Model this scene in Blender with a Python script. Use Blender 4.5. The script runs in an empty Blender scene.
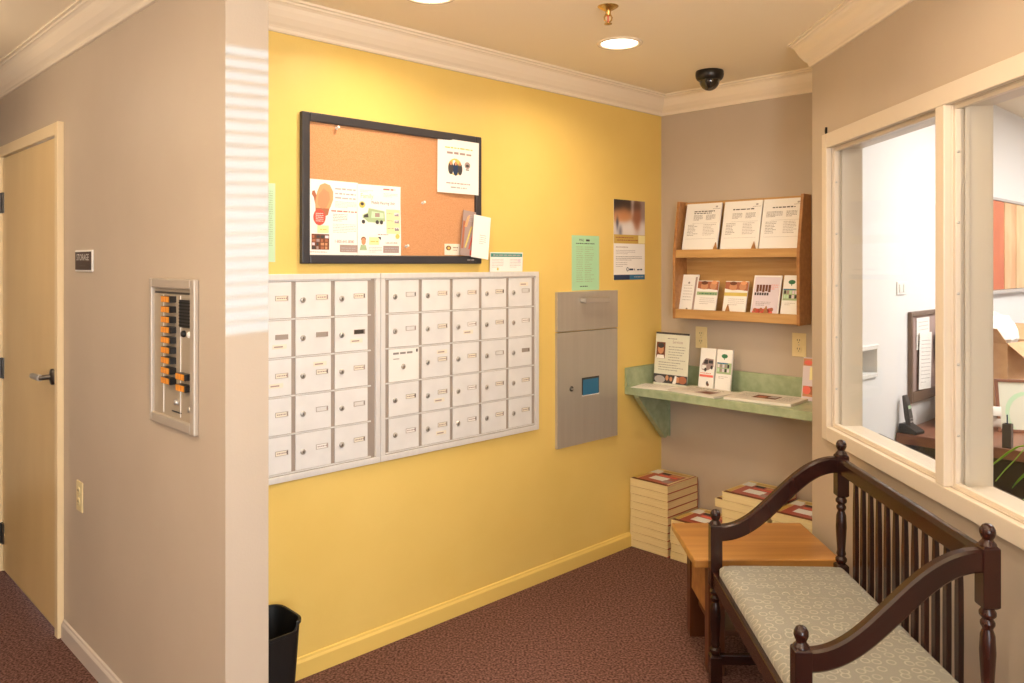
import bpy, math, random
from mathutils import Vector, Matrix
random.seed(7)
C = bpy.context.scene.collection
R = math.radians
PI = math.pi

# ------------------------------------------------------------------ place frames (metres)
D1 = Vector((math.sin(R(45.85)), math.cos(R(45.85)), 0))        # along the yellow wall
NN = Vector((math.sin(R(44.15)), -math.cos(R(44.15)), 0))       # out of the yellow wall
CEIL = 2.44
def ST(s, t, z=0.0):
    v = D1*s + NN*t; v.z = z; return v
WALLS = {   # origin, along (left to right as seen), out of the wall
    'center': (Vector((.838, 4.475, 0)), D1, NN),
    'back':   (Vector((.838, 4.475, 0)), NN, -D1),
    'left':   (Vector((-.775, 2.155, 0)), NN, -D1),
    'right':  (Vector((1.261, 3.347, 0)), Vector((0, -1, 0)), Vector((-1, 0, 0))),
    'office': (Vector((2.78, 4.615, 0)), D1, NN),
}
def on(wall, u, w, z):
    o, a, n = WALLS[wall]
    p = o + a*u + n*w; p.z = z; return p
def yaw(wall):
    a = WALLS[wall][1]; return math.atan2(a.y, a.x)

# ------------------------------------------------------------------ materials
def lin(c):
    return tuple(((x/255)/12.92 if x/255 <= .04045 else ((x/255+.055)/1.055)**2.4) for x in c) + (1,)
MATS = {}
def mat(name, rgb, rough=.6, metal=0.0, rgb2=None, scale=8.0, stretch=(1, 1, 1), bump=0.0, bscale=200.0, coat=0.0,
        detail=4.0, spec=.5, lo=.35, hi=.65, emit=0.0):
    m = bpy.data.materials.new(name); m.use_nodes = True
    nt = m.node_tree; b = nt.nodes['Principled BSDF']
    b.inputs['Base Color'].default_value = lin(rgb)
    b.inputs['Roughness'].default_value = rough
    b.inputs['Metallic'].default_value = metal
    b.inputs['Specular IOR Level'].default_value = spec
    b.inputs['Coat Weight'].default_value = coat
    b.inputs['Coat Roughness'].default_value = .12
    if emit:
        b.inputs['Emission Color'].default_value = lin(rgb); b.inputs['Emission Strength'].default_value = emit
    tc = nt.nodes.new('ShaderNodeTexCoord')
    mp = nt.nodes.new('ShaderNodeMapping'); mp.inputs['Scale'].default_value = stretch
    nt.links.new(tc.outputs['Object'], mp.inputs['Vector'])
    if rgb2 is not None:
        n = nt.nodes.new('ShaderNodeTexNoise'); n.inputs['Scale'].default_value = scale; n.inputs['Detail'].default_value = detail
        nt.links.new(mp.outputs['Vector'], n.inputs['Vector'])
        r = nt.nodes.new('ShaderNodeValToRGB')
        r.color_ramp.elements[0].position = lo; r.color_ramp.elements[0].color = lin(rgb)
        r.color_ramp.elements[1].position = hi; r.color_ramp.elements[1].color = lin(rgb2)
        nt.links.new(n.outputs['Fac'], r.inputs['Fac'])
        nt.links.new(r.outputs['Color'], b.inputs['Base Color'])
    if bump:
        n2 = nt.nodes.new('ShaderNodeTexNoise'); n2.inputs['Scale'].default_value = bscale; n2.inputs['Detail'].default_value = 3
        nt.links.new(tc.outputs['Object'], n2.inputs['Vector'])
        bp = nt.nodes.new('ShaderNodeBump'); bp.inputs['Strength'].default_value = bump; bp.inputs['Distance'].default_value = .004
        nt.links.new(n2.outputs['Fac'], bp.inputs['Height'])
        nt.links.new(bp.outputs['Normal'], b.inputs['Normal'])
    MATS[name] = m
    return m

mat('grey_beige_paint', (191, 176, 158), .5, rgb2=(195, 180, 162), scale=3, bump=.10, bscale=160)
mat('yellow_paint', (233, 200, 110), .42, rgb2=(237, 205, 117), scale=2.5, bump=.08, bscale=140)
mat('yellow_trim', (235, 202, 112), .32)
mat('white_trim', (246, 232, 210), .25)
mat('beige_trim', (206, 194, 184), .4)
mat('frame_paint', (222, 209, 191), .35)
mat('ceiling_paint', (248, 236, 212), .8, bump=.12, bscale=120)
mat('office_paint', (238, 237, 236), .7)
mat('door_paint', (232, 203, 148), .28, rgb2=(226, 196, 140), scale=5, stretch=(1, 1, .3))
mat('carpet', (74, 48, 44), .95, rgb2=(134, 100, 90), scale=110, bump=.9, bscale=220, detail=3, spec=.1, lo=.36, hi=.66)
mat('aluminium', (226, 224, 222), .42, .2, rgb2=(231, 229, 227), scale=60, stretch=(1, 1, .05))
mat('aluminium_side', (172, 160, 150), .45, .3)
mat('alu_door', (228, 227, 226), .5, .08, rgb2=(234, 233, 232), scale=12)
mat('steel', (196, 192, 186), .28, .75)
mat('dark_steel', (92, 86, 80), .35, .8)
mat('brushed_steel', (186, 179, 167), .4, .45, rgb2=(191, 184, 172), scale=40, stretch=(1, 1, .06))
mat('black_plastic', (24, 22, 22), .35)
mat('rubber_black', (18, 17, 17), .55)
mat('charcoal_frame', (56, 54, 58), .35)
mat('cork', (196, 138, 92), .9, rgb2=(216, 162, 116), scale=320, detail=3, bump=.4, bscale=400)
mat('paper', (246, 243, 238), .8)
mat('cream_paper', (238, 230, 212), .8)
mat('newsprint', (226, 219, 208), .85)
mat('paper_pages', (226, 205, 150), .85, rgb2=(240, 222, 172), scale=500, stretch=(.02, .02, 1), lo=.3, hi=.7)
mat('mint_paper', (176, 222, 178), .8)
mat('pale_green', (196, 226, 190), .8)
mat('ink', (70, 66, 66), .8)
mat('grey_ink', (142, 136, 133), .8)
mat('pale_ink', (178, 171, 168), .8)
mat('red_ink', (208, 88, 72), .7)
mat('pale_red', (236, 120, 104), .8)
mat('orange_ink', (228, 164, 116), .8)
mat('dark_orange', (176, 108, 78), .8)
mat('yellow_ink', (222, 198, 104), .7)
mat('pale_yellow', (246, 236, 176), .8)
mat('green_ink', (168, 190, 148), .7)
mat('deep_green', (58, 122, 84), .7)
mat('teal_ink', (74, 152, 136), .7)
mat('navy_ink', (22, 52, 88), .6)
mat('blue_ink', (44, 112, 150), .5)
mat('skin_ink', (206, 148, 108), .8)
mat('brown_ink', (116, 70, 48), .8)
mat('mauve_ink', (168, 146, 140), .8)
mat('lilac_ink', (226, 214, 222), .8)
mat('cover_red', (172, 68, 52), .35)
mat('cover_yellow', (206, 172, 84), .35)
mat('dark_wood', (50, 20, 12), .24, rgb2=(30, 11, 7), scale=9, stretch=(1, 1, .25), spec=.5)
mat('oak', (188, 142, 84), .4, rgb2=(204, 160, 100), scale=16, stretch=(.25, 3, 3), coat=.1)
mat('oak_shaded', (166, 114, 66), .45, rgb2=(182, 130, 78), scale=16, stretch=(.3, 3, 3))  # darker copy of the oak: shade on rack sides and dividers put into the colour
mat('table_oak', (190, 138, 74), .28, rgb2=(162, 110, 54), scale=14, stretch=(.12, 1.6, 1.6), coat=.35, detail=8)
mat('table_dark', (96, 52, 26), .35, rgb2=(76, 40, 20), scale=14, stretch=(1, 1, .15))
mat('green_laminate', (152, 166, 130), .38, rgb2=(172, 184, 148), scale=26, detail=6)
mat('ivory_plastic', (232, 214, 164), .35)
mat('brass', (196, 160, 92), .25, .9)
mat('cardboard', (196, 152, 112), .8, rgb2=(206, 164, 124), scale=20)
mat('desk_brown', (140, 92, 70), .35, rgb2=(124, 80, 60), scale=10, stretch=(.2, 2, 2))
mat('desk_black', (52, 48, 46), .25, rgb2=(84, 78, 74), scale=220, lo=.55, hi=.75)
mat('leaf_green', (126, 184, 40), .45, rgb2=(164, 210, 70), scale=14)
mat('terracotta', (150, 92, 66), .7)
mat('frame_walnut', (112, 90, 74), .4)
mat('plank_orange', (212, 118, 78), .5, rgb2=(200, 98, 62), scale=7, stretch=(1, 1, .5))
mat('plank_cream', (232, 196, 150), .5, rgb2=(218, 162, 116), scale=7, stretch=(1, 1, .5))
mat('plank_yellow', (240, 214, 166), .5, rgb2=(228, 186, 138), scale=6, stretch=(1, 1, .5))
mat('steel_grey_frame', (190, 184, 180), .35)
mat('white_plastic', (240, 238, 234), .4)
mat('sage_paper', (222, 222, 204), .6)
mat('casing_paint', (238, 216, 174), .28)
mat('orange_button', (232, 150, 42), .4)
mat('intercom_plate', (182, 168, 148), .45, .3)
mat('intercom_frame', (190, 178, 164), .4, .3)
mat('sign_brown', (64, 46, 38), .4)
mat('purple_ink', (80, 70, 160), .5)
mat('lamp_lens', (255, 244, 226), .5, emit=9.0)
mat('smoke_dome', (40, 34, 26), .06, coat=.8)
mat('phone_grey', (70, 66, 64), .4)

def glass_mat():
    m = bpy.data.materials.new('window_glass'); m.use_nodes = True
    nt = m.node_tree; nt.nodes.clear()
    out = nt.nodes.new('ShaderNodeOutputMaterial'); mix = nt.nodes.new('ShaderNodeMixShader')
    tr = nt.nodes.new('ShaderNodeBsdfTransparent'); gl = nt.nodes.new('ShaderNodeBsdfGlossy')
    tr.inputs['Color'].default_value = (.96, .97, .97, 1); gl.inputs['Roughness'].default_value = .02
    lw = nt.nodes.new('ShaderNodeLayerWeight'); lw.inputs['Blend'].default_value = .5
    pw = nt.nodes.new('ShaderNodeMath'); pw.operation = 'POWER'; pw.inputs[1].default_value = 4.0
    fr = nt.nodes.new('ShaderNodeMath'); fr.operation = 'MULTIPLY_ADD'; fr.inputs[1].default_value = .30; fr.inputs[2].default_value = .012
    nt.links.new(lw.outputs['Facing'], pw.inputs[0]); nt.links.new(pw.outputs[0], fr.inputs[0])
    nt.links.new(fr.outputs[0], mix.inputs[0]); nt.links.new(tr.outputs[0], mix.inputs[1]); nt.links.new(gl.outputs[0], mix.inputs[2])
    nt.links.new(mix.outputs[0], out.inputs[0]); MATS['glass'] = m
glass_mat()

def cushion_mat():
    m = bpy.data.materials.new('ring_fabric'); m.use_nodes = True
    nt = m.node_tree; b = nt.nodes['Principled BSDF']; b.inputs['Roughness'].default_value = .85
    b.inputs['Sheen Weight'].default_value = .2
    tc = nt.nodes.new('ShaderNodeTexCoord')
    v = nt.nodes.new('ShaderNodeTexVoronoi'); v.voronoi_dimensions = '2D'; v.inputs['Scale'].default_value = 27; v.inputs['Randomness'].default_value = .55
    nt.links.new(tc.outputs['Object'], v.inputs['Vector'])
    s = nt.nodes.new('ShaderNodeMath'); s.operation = 'SUBTRACT'; s.inputs[1].default_value = .30
    a = nt.nodes.new('ShaderNodeMath'); a.operation = 'ABSOLUTE'
    l = nt.nodes.new('ShaderNodeMath'); l.operation = 'LESS_THAN'; l.inputs[1].default_value = .055
    nt.links.new(v.outputs['Distance'], s.inputs[0]); nt.links.new(s.outputs[0], a.inputs[0]); nt.links.new(a.outputs[0], l.inputs[0])
    n = nt.nodes.new('ShaderNodeTexNoise'); n.inputs['Scale'].default_value = 55
    nt.links.new(tc.outputs['Object'], n.inputs['Vector'])
    g = nt.nodes.new('ShaderNodeMath'); g.operation = 'MULTIPLY'
    nt.links.new(l.outputs[0], g.inputs[0]); nt.links.new(n.outputs['Fac'], g.inputs[1])
    w = nt.nodes.new('ShaderNodeTexChecker'); w.inputs['Scale'].default_value = 420
    w.inputs['Color1'].default_value = lin((126, 124, 114)); w.inputs['Color2'].default_value = lin((148, 146, 135))
    nt.links.new(tc.outputs['Object'], w.inputs['Vector'])
    mx = nt.nodes.new('ShaderNodeMix'); mx.data_type = 'RGBA'
    nt.links.new(g.outputs[0], mx.inputs[0]); nt.links.new(w.outputs['Color'], mx.inputs[6]); mx.inputs[7].default_value = lin((188, 182, 164))
    nt.links.new(mx.outputs[2], b.inputs['Base Color'])
    MATS['cushion'] = m
cushion_mat()

# ------------------------------------------------------------------ mesh builder
_text_cache = {}
def text_geo(s):
    if s not in _text_cache:
        cu = bpy.data.curves.new('lettering', 'FONT'); cu.body = s; cu.align_x = 'CENTER'; cu.size = 1.0; cu.resolution_u = 2
        ob = bpy.data.objects.new('lettering', cu); C.objects.link(ob)
        dg = bpy.context.evaluated_depsgraph_get(); dg.update()
        me = ob.evaluated_get(dg).to_mesh()
        vs = [tuple(v.co) for v in me.vertices]; fs = [tuple(p.vertices) for p in me.polygons]
        ob.evaluated_get(dg).to_mesh_clear()
        bpy.data.objects.remove(ob); bpy.data.curves.remove(cu)
        _text_cache[s] = (vs, fs)
    return _text_cache[s]

class MB:
    def __init__(self):
        self.v = []; self.f = []; self.m = []; self.s = []; self.mats = []
    def mi(self, m):
        if m not in self.mats: self.mats.append(m)
        return self.mats.index(m)
    def add(self, vs, fs, m, smooth=False):
        o = len(self.v); self.v += [tuple(x) for x in vs]; k = self.mi(m)
        for f in fs:
            self.f.append(tuple(o+i for i in f)); self.m.append(k); self.s.append(smooth)
        return self
    def box(self, a, b, m):
        x0, y0, z0 = a; x1, y1, z1 = b
        x0, x1 = min(x0, x1), max(x0, x1); y0, y1 = min(y0, y1), max(y0, y1); z0, z1 = min(z0, z1), max(z0, z1)
        vs = [(x0,y0,z0),(x1,y0,z0),(x1,y1,z0),(x0,y1,z0),(x0,y0,z1),(x1,y0,z1),(x1,y1,z1),(x0,y1,z1)]
        return self.add(vs, [(0,3,2,1),(4,5,6,7),(0,1,5,4),(1,2,6,5),(2,3,7,6),(3,0,4,7)], m)
    def prism(self, pts, z0, z1, m):                 # plan polygon
        n = len(pts)
        ar = sum(pts[i][0]*pts[(i+1) % n][1]-pts[(i+1) % n][0]*pts[i][1] for i in range(n))
        if ar < 0: pts = pts[::-1]
        vs = [(p[0], p[1], z0) for p in pts]+[(p[0], p[1], z1) for p in pts]
        fs = [tuple(range(n))[::-1], tuple(range(n, 2*n))]+[(i, (i+1) % n, n+(i+1) % n, n+i) for i in range(n)]
        return self.add(vs, fs, m)
    def xprism(self, pts, x0, x1, m):                # (y,z) outline swept along x
        n = len(pts)
        ar = sum(pts[i][0]*pts[(i+1) % n][1]-pts[(i+1) % n][0]*pts[i][1] for i in range(n))
        if ar < 0: pts = pts[::-1]
        vs = [(x0, p[0], p[1]) for p in pts]+[(x1, p[0], p[1]) for p in pts]
        fs = [tuple(range(n))[::-1], tuple(range(n, 2*n))]+[(i, (i+1) % n, n+(i+1) % n, n+i) for i in range(n)]
        return self.add(vs, fs, m)
    def tube(self, path, r, m, n=12, cap=True, smooth=True, ry=None):
        P = [Vector(p) for p in path]; rr = r if isinstance(r, (list, tuple)) else [r]*len(P)
        vs = []; fs = []; ref = None
        for i, p in enumerate(P):
            t = (P[min(i+1, len(P)-1)]-P[max(i-1, 0)]).normalized()
            if ref is None: ref = Vector((0, 0, 1)) if abs(t.z) < .9 else Vector((1, 0, 0))
            a = t.cross(ref).normalized(); b = a.cross(t).normalized(); ref = b
            for k in range(n):
                q = 2*PI*k/n; vs.append(p+a*math.cos(q)*rr[i]+b*math.sin(q)*rr[i])
        for i in range(len(P)-1):
            for k in range(n):
                fs.append((i*n+k, i*n+(k+1) % n, (i+1)*n+(k+1) % n, (i+1)*n+k))
        self.add(vs, fs, m, smooth)
        if cap:
            L = len(P)-1
            self.add(vs[:n], [tuple(range(n))[::-1]], m); self.add(vs[L*n:], [tuple(range(n))], m)
        return self
    def lathe(self, prof, m, c=(0, 0, 0), n=24, axis='z', smooth=True):   # prof: (r, h)
        vs = []; fs = []
        for r, h in prof:
            for k in range(n):
                q = 2*PI*k/n; x = r*math.cos(q); y = r*math.sin(q)
                p = (x, y, h) if axis == 'z' else ((x, -h, y) if axis == 'y' else (h, x, y))
                vs.append((c[0]+p[0], c[1]+p[1], c[2]+p[2]))
        for i in range(len(prof)-1):
            for k in range(n):
                fs.append((i*n+k, i*n+(k+1) % n, (i+1)*n+(k+1) % n, (i+1)*n+k))
        self.add(vs, fs, m, smooth)
        L = len(prof)-1
        self.add(vs[:n], [tuple(range(n))[::-1]], m); self.add(vs[L*n:], [tuple(range(n))], m)
        return self
    def build(self, name, parent=None, bevel=0.0, deform=None, seg=2):
        me = bpy.data.meshes.new(name)
        vs = [deform(*v) for v in self.v] if deform else self.v
        me.from_pydata(vs, [], self.f)
        for k in self.mats: me.materials.append(MATS[k])
        me.polygons.foreach_set('material_index', self.m)
        me.polygons.foreach_set('use_smooth', self.s)
        me.update()
        o = bpy.data.objects.new(name, me); C.objects.link(o)
        if parent is not None: o.parent = parent
        if bevel:
            b = o.modifiers.new('soft edges', 'BEVEL'); b.width = bevel; b.segments = seg; b.limit_method = 'ANGLE'; b.angle_limit = R(40)
        return o

class Doc(MB):
    """a sheet of paper standing in local x,z, facing -y, with its print"""
    def sheet(self, w, h, m='paper', th=.0012, nx=8, nz=8, z0=0.0, x0=None):
        x0 = -w/2 if x0 is None else x0
        vs = []; fs = []
        for s, y in ((0, 0.0), (1, th)):
            for j in range(nz+1):
                for i in range(nx+1): vs.append((x0+w*i/nx, y, z0+h*j/nz))
        N = (nx+1)*(nz+1)
        for j in range(nz):
            for i in range(nx):
                a = j*(nx+1)+i; fs.append((a, a+1, a+nx+2, a+nx+1)); fs.append((N+a, N+a+nx+1, N+a+nx+2, N+a+1))
        for i in range(nx):
            fs.append((i, N+i, N+i+1, i+1)); a = nz*(nx+1)+i; fs.append((a, a+1, N+a+1, N+a))
        for j in range(nz):
            a = j*(nx+1); fs.append((a, a+nx+1, N+a+nx+1, N+a)); a += nx; fs.append((a, N+a, N+a+nx+1, a+nx+1))
        return self.add(vs, fs, m)
    def rect(self, x0, z0, x1, z1, m, l=1):
        y = -.0005*l
        nx = max(1, int(abs(x1-x0)/.03)); nz = max(1, int(abs(z1-z0)/.03))
        vs = [(x0+(x1-x0)*i/nx, y, z0+(z1-z0)*j/nz) for j in range(nz+1) for i in range(nx+1)]
        fs = [(j*(nx+1)+i, j*(nx+1)+i+1, (j+1)*(nx+1)+i+1, (j+1)*(nx+1)+i) for j in range(nz) for i in range(nx)]
        return self.add(vs, fs, m)
    def poly(self, pts, m, l=1):
        return self.add([(p[0], -.0005*l, p[1]) for p in pts], [tuple(range(len(pts)))], m)
    def ell(self, cx, cz, rx, rz, m, l=1, n=18):
        return self.poly([(cx+rx*math.cos(2*PI*k/n), cz+rz*math.sin(2*PI*k/n)) for k in range(n)], m, l)
    def words(self, x0, x1, z, h, m='grey_ink', l=1, fill=1.0):
        x = x0; end = x0+(x1-x0)*fill
        while x < end-.002:
            w = min(random.uniform(1.2, 4.5)*h, end-x)
            self.rect(x, z, x+w, z+h*random.uniform(.75, 1), m, l); x += w+h*.7
        return self
    def para(self, x0, x1, z1, rows, h=.0018, gap=.0055, m='pale_ink', l=1):
        for r in range(rows):
            self.words(x0, x1, z1-r*gap, h, m, l, 1.0 if r < rows-1 else .6)
        return self
    def text(self, s, x, z, size, m='ink', l=1, sx=1.0):
        vs, fs = text_geo(s)
        return self.add([(x+v[0]*size*sx, -.0005*l, z+v[1]*size) for v in vs], fs, m)

# ------------------------------------------------------------------ things
def empty(name, loc=(0, 0, 0), rotz=0.0):
    o = bpy.data.objects.new(name, None); C.objects.link(o); o.empty_display_size = .05
    o.location = loc; o.rotation_euler = (0, 0, rotz); return o
def tag(o, label, cat, group=None, kind=None):
    o['label'] = label; o['category'] = cat
    if group: o['group'] = group
    if kind: o['kind'] = kind
    return o
def thing(name, label, cat, loc=(0, 0, 0), rotz=0.0, group=None):
    return tag(empty(name, loc, rotz), label, cat, group)
def place(o, loc, rotz=0.0, tilt=0.0, roll=0.0):
    o.location = loc
    m = Matrix.Rotation(rotz, 4, 'Z') @ Matrix.Rotation(tilt, 4, 'X') @ Matrix.Rotation(roll, 4, 'Y')
    o.rotation_euler = m.to_euler(); return o
def struct(mb, name, parent=None, bevel=0.0, label=None):
    o = mb.build(name, parent, bevel)
    if parent is None: o['kind'] = 'structure'
    if label: o['label'] = label; 
    return o
def copy_tree(o, parent=None):
    c = o.copy(); C.objects.link(c)
    if parent is not None: c.parent = parent
    for ch in list(o.children): copy_tree(ch, c)
    return c

# ================================================================== THE ROOM
PLAN = [(-7, -4), (1.40, -4), (1.40, 1.15), (6.4, 1.15), (6.4, 9), (-7, 9)]
struct(MB().prism(PLAN, -.1, 0, 'carpet'), 'floor')
struct(MB().prism(PLAN, CEIL, CEIL+.1, 'ceiling_paint'), 'ceiling')
def stp(pts): return [(ST(s, t).x, ST(s, t).y) for s, t in pts]
S_L, S_L2, T_P, T_Y, S_B, T_N, T_A = .9452, 1.0702, -2.086, -2.627, 3.7186, -1.523, -1.375
CR = (1.261, 3.347); CRi = (1.375, 3.251)

# left hall wall with a door opening (door leaf u -2.47..-1.53)
DU0, DU1, DH = -2.475, -1.53, 2.035
w = MB()
tt = lambda u: T_P+u
w.prism(stp([(S_L, tt(DU1)), (S_L2, tt(DU1)), (S_L2, T_P), (S_L, T_P)]), 0, CEIL, 'grey_beige_paint')
w.prism(stp([(S_L, -6.0), (S_L2, -6.0), (S_L2, tt(DU0)), (S_L, tt(DU0))]), 0, CEIL, 'grey_beige_paint')
w.prism(stp([(S_L, tt(DU0)), (S_L2, tt(DU0)), (S_L2, tt(DU1)), (S_L, tt(DU1))]), DH, CEIL, 'grey_beige_paint')
struct(w, 'wall_left')
struct(MB().prism(stp([(S_L2, T_Y), (S_B+.12, T_Y), (S_B+.12, T_Y-.12), (S_L2, T_Y-.12)]), 0, CEIL, 'yellow_paint'), 'wall_center')
struct(MB().prism(stp([(S_B, T_Y), (S_B, T_N), (S_B+.12, T_N), (S_B+.12, T_Y)]), 0, CEIL, 'grey_beige_paint'), 'wall_back')
def pl(s, t): p = ST(s, t); return (p.x, p.y)
w = MB()   # slab between niche and office: beige on the niche side, white on the office side
w.prism([CR, pl(S_B+.12, T_N), pl(S_B+.12, (T_N+T_A)/2), ((CR[0]+CRi[0])/2, (CR[1]+CRi[1])/2)], 0, CEIL, 'grey_beige_paint')
NZ0, NZ1, NU0, NU1 = 1.043, 1.145, -1.90, -1.695      # recessed box in the office wall
sA = lambda u: ST(0, 0).x*0 + (Vector((2.78, 4.615, 0)).dot(D1)+u)
mid = (T_N+T_A)/2
def offpl(u, t): return pl(sA(u), t)
mc = ((CR[0]+CRi[0])/2, (CR[1]+CRi[1])/2)
w.prism([mc, offpl(NU0, mid), offpl(NU0, T_A), CRi], 0, CEIL, 'office_paint')
w.prism([offpl(NU1, mid), pl(6.7, mid), pl(6.7, T_A), offpl(NU1, T_A)], 0, CEIL, 'office_paint')
w.prism([offpl(NU0, mid), offpl(NU1, mid), offpl(NU1, T_A), offpl(NU0, T_A)], 0, NZ0, 'office_paint')
w.prism([offpl(NU0, mid), offpl(NU1, mid), offpl(NU1, T_A), offpl(NU0, T_A)], NZ1, CEIL, 'office_paint')
w.prism([pl(S_B+.12, T_N), pl(6.7, T_N), pl(6.7, mid), pl(S_B+.12, mid)], 0, CEIL, 'office_paint')
struct(w, 'wall_niche')

# right wall, openings: office window and a small outside window beyond the frame
WY1, WY0, WZ0, WZ1 = 3.347-.205, 1.40, .87, 1.967
MY1, MY0 = 3.347-1.012, 3.347-1.059
EY0, EY1, EZ0, EZ1 = .62, 1.02, 1.44, 2.245
X0, X1 = 1.261, 1.375
w = MB()
def rwall(y0, y1, z0, z1):
    w.box((X0, y0, z0), (X1-.004, y1, z1), 'grey_beige_paint'); w.box((X1-.004, y0, z0), (X1, y1, z1), 'office_paint')
w.prism([CR, (X0, WY1), (X1, WY1), CRi], 0, CEIL, 'grey_beige_paint')
rwall(WY0, WY1, 0, WZ0); rwall(WY0, WY1, WZ1, CEIL); rwall(EY1, WY0, 0, CEIL)
rwall(EY0, EY1, 0, EZ0); rwall(EY0, EY1, EZ1, CEIL); rwall(-.62, EY0, 0, CEIL)
struct(w, 'wall_right')
# rest of the shell, behind and beside the camera, and the office
GS0, GS1, GH = -.75, .25, 2.1            # opening added behind the camera to let in cool fill
w = MB()
w.prism(stp([(-1.32, 1.2), (GS0, 1.2), (GS0, 1.32), (-1.32, 1.32)]), 0, CEIL, 'grey_beige_paint')
w.prism(stp([(GS1, 1.2), (.8, 1.2), (.8, 1.32), (GS1, 1.32)]), 0, CEIL, 'grey_beige_paint')
w.prism(stp([(GS0, 1.2), (GS1, 1.2), (GS1, 1.32), (GS0, 1.32)]), GH, CEIL, 'grey_beige_paint')
struct(w, 'wall_front')
struct(MB().prism(stp([(-1.2, -6.1), (-1.2, 1.2), (-1.32, 1.2), (-1.32, -6.1)]), 0, CEIL, 'grey_beige_paint'), 'wall_hall')
struct(MB().prism(stp([(-1.32, -6.0), (S_L2, -6.0), (S_L2, -6.1), (-1.32, -6.1)]), 0, CEIL, 'grey_beige_paint'), 'wall_end')
w = MB()
A1 = pl(6.6, T_A); A2 = pl(6.6, 1.65); A2b = pl(6.7, 1.65)
w.prism([A1, A2, A2b, pl(6.7, T_A)], 0, CEIL, 'office_paint')
w.prism([A2, (A2[0], 1.2), (A2[0]+.1, 1.2), (A2[0]+.1, A2[1])], 0, CEIL, 'office_paint')
w.prism([(X1, 1.3), (A2[0]+.1, 1.3), (A2[0]+.1, 1.2), (X1, 1.2)], 0, CEIL, 'office_paint')
struct(w, 'wall_office')

# ---- crown moulding and baseboards, mitred round the room
PATH = [ST(S_L, -6.0), ST(S_L, T_P), ST(S_L2, T_P), ST(S_L2, T_Y), ST(S_B, T_Y), ST(S_B, T_N), Vector((CR[0], CR[1], 0)), Vector((X0, -.45, 0))]
def sweep(mb, path, prof, m, i0, i1, smooth=False):
    nrm = []
    for a, b in zip(path[:-1], path[1:]):
        d = (b-a).normalized(); nrm.append(Vector((d.y, -d.x, 0)))
    rings = []
    for i in range(i0, i1+1):
        n1 = nrm[max(i-1, 0)]; n2 = nrm[min(i, len(nrm)-1)]
        k = (n1+n2)/(1+n1.dot(n2))
        rings.append([path[i]+k*q[0]+Vector((0, 0, q[1])) for q in prof])
    n = len(prof)
    for a, b in zip(rings[:-1], rings[1:]):
        mb.add(a+b, [(j, (j+1) % n, n+(j+1) % n, n+j) for j in range(n)], m, smooth)
    mb.add(rings[0], [tuple(range(n))], m); mb.add(rings[-1], [tuple(range(n))[::-1]], m)
    return mb
CP = [(0, -.103), (.010, -.103), (.014, -.098), (.015, -.090), (.020, -.084), (.030, -.076), (.046, -.058), (.058, -.038),
      (.064, -.024), (.072, -.018), (.078, -.016), (.080, -.010), (.090, -.008), (.090, 0), (0, 0)]
CP = [(a, b+CEIL) for a, b in CP]
struct(sweep(MB(), PATH, CP, 'white_trim', 0, 3), 'trim_1')
struct(sweep(MB(), PATH, CP, 'white_trim', 3, 5), 'trim_2')
struct(sweep(MB(), PATH, CP, 'white_trim', 5, 7), 'trim_3')
BP = [(0, 0), (.013, 0), (.013, .058), (.010, .064), (.008, .066), (.006, .074), (0, .076)]
m_ = MB()
lp = [ST(S_L, -6.0), ST(S_L, tt(DU0-.055))]
sweep(m_, lp, BP, 'white_trim', 0, 1)
lp = [ST(S_L, tt(DU1+.05)), ST(S_L, T_P), ST(S_L2, T_P), ST(S_L2, T_Y)]
sweep(m_, lp, BP, 'beige_trim', 0, 3)
struct(m_, 'baseboard_left')
struct(sweep(MB(), PATH, BP, 'yellow_trim', 3, 4), 'baseboard_center')
struct(sweep(MB(), PATH, BP, 'beige_trim', 4, 6), 'baseboard_back')
struct(sweep(MB(), PATH, BP, 'beige_trim', 6, 7), 'baseboard_right')

# ---- storage door in the left wall
dr = empty('door_1', on('left', DU0, 0, 0), yaw('left')); dr['kind'] = 'structure'
dr['label'] = 'cream flush storage door in the left hall wall'
DW = DU1-DU0
MB().box((.004, -.012, .012), (DW-.004, .035, DH-.006), 'door_paint').build('door_leaf', dr, .002)
f = MB()
f.box((-.048, -.024, 0), (0, .0, DH+.05), 'casing_paint'); f.box((DW, -.024, 0), (DW+.042, .0, DH+.05), 'casing_paint')
f.box((0, -.024, DH), (DW, .0, DH+.05), 'casing_paint')
f.box((-.002, -.01, 0), (.003, .11, DH), 'casing_paint'); f.box((DW-.003, 0, 0), (DW+.002, .11, DH), 'casing_paint')
f.build('door_casing', dr, .003)
hd = MB()
hx = DW-.062
hd.lathe([(.033, 0), (.033, .008), (.016, .012), (.011, .016), (.011, .052), (.008, .056)], 'dark_steel', (hx, .006, 1.045), 20, 'y')
hd.tube([(hx+.006, -.045, 1.045), (hx-.03, -.047, 1.046), (hx-.08, -.046, 1.044), (hx-.115, -.043, 1.042), (hx-.125, -.034, 1.041)], [.0135, .0135, .0125, .012, .010], 'steel', 12)
hd.box((DW-.018, .003, .985), (DW-.006, .008, 1.105), 'dark_steel')
h = hd.build('door_handle', dr); h.location.y = -.018; h['label'] = 'steel lever handle'
for z in (.19, 1.0, 1.81):
    k = MB(); k.tube([(.0, -.004, z-.05), (.0, -.004, z+.05)], .008, 'dark_steel', 10)
    k.box((0, -.001, z-.05), (.035, .007, z+.05), 'dark_steel')
    k.build('hinge', dr).location.y = -.018

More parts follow.
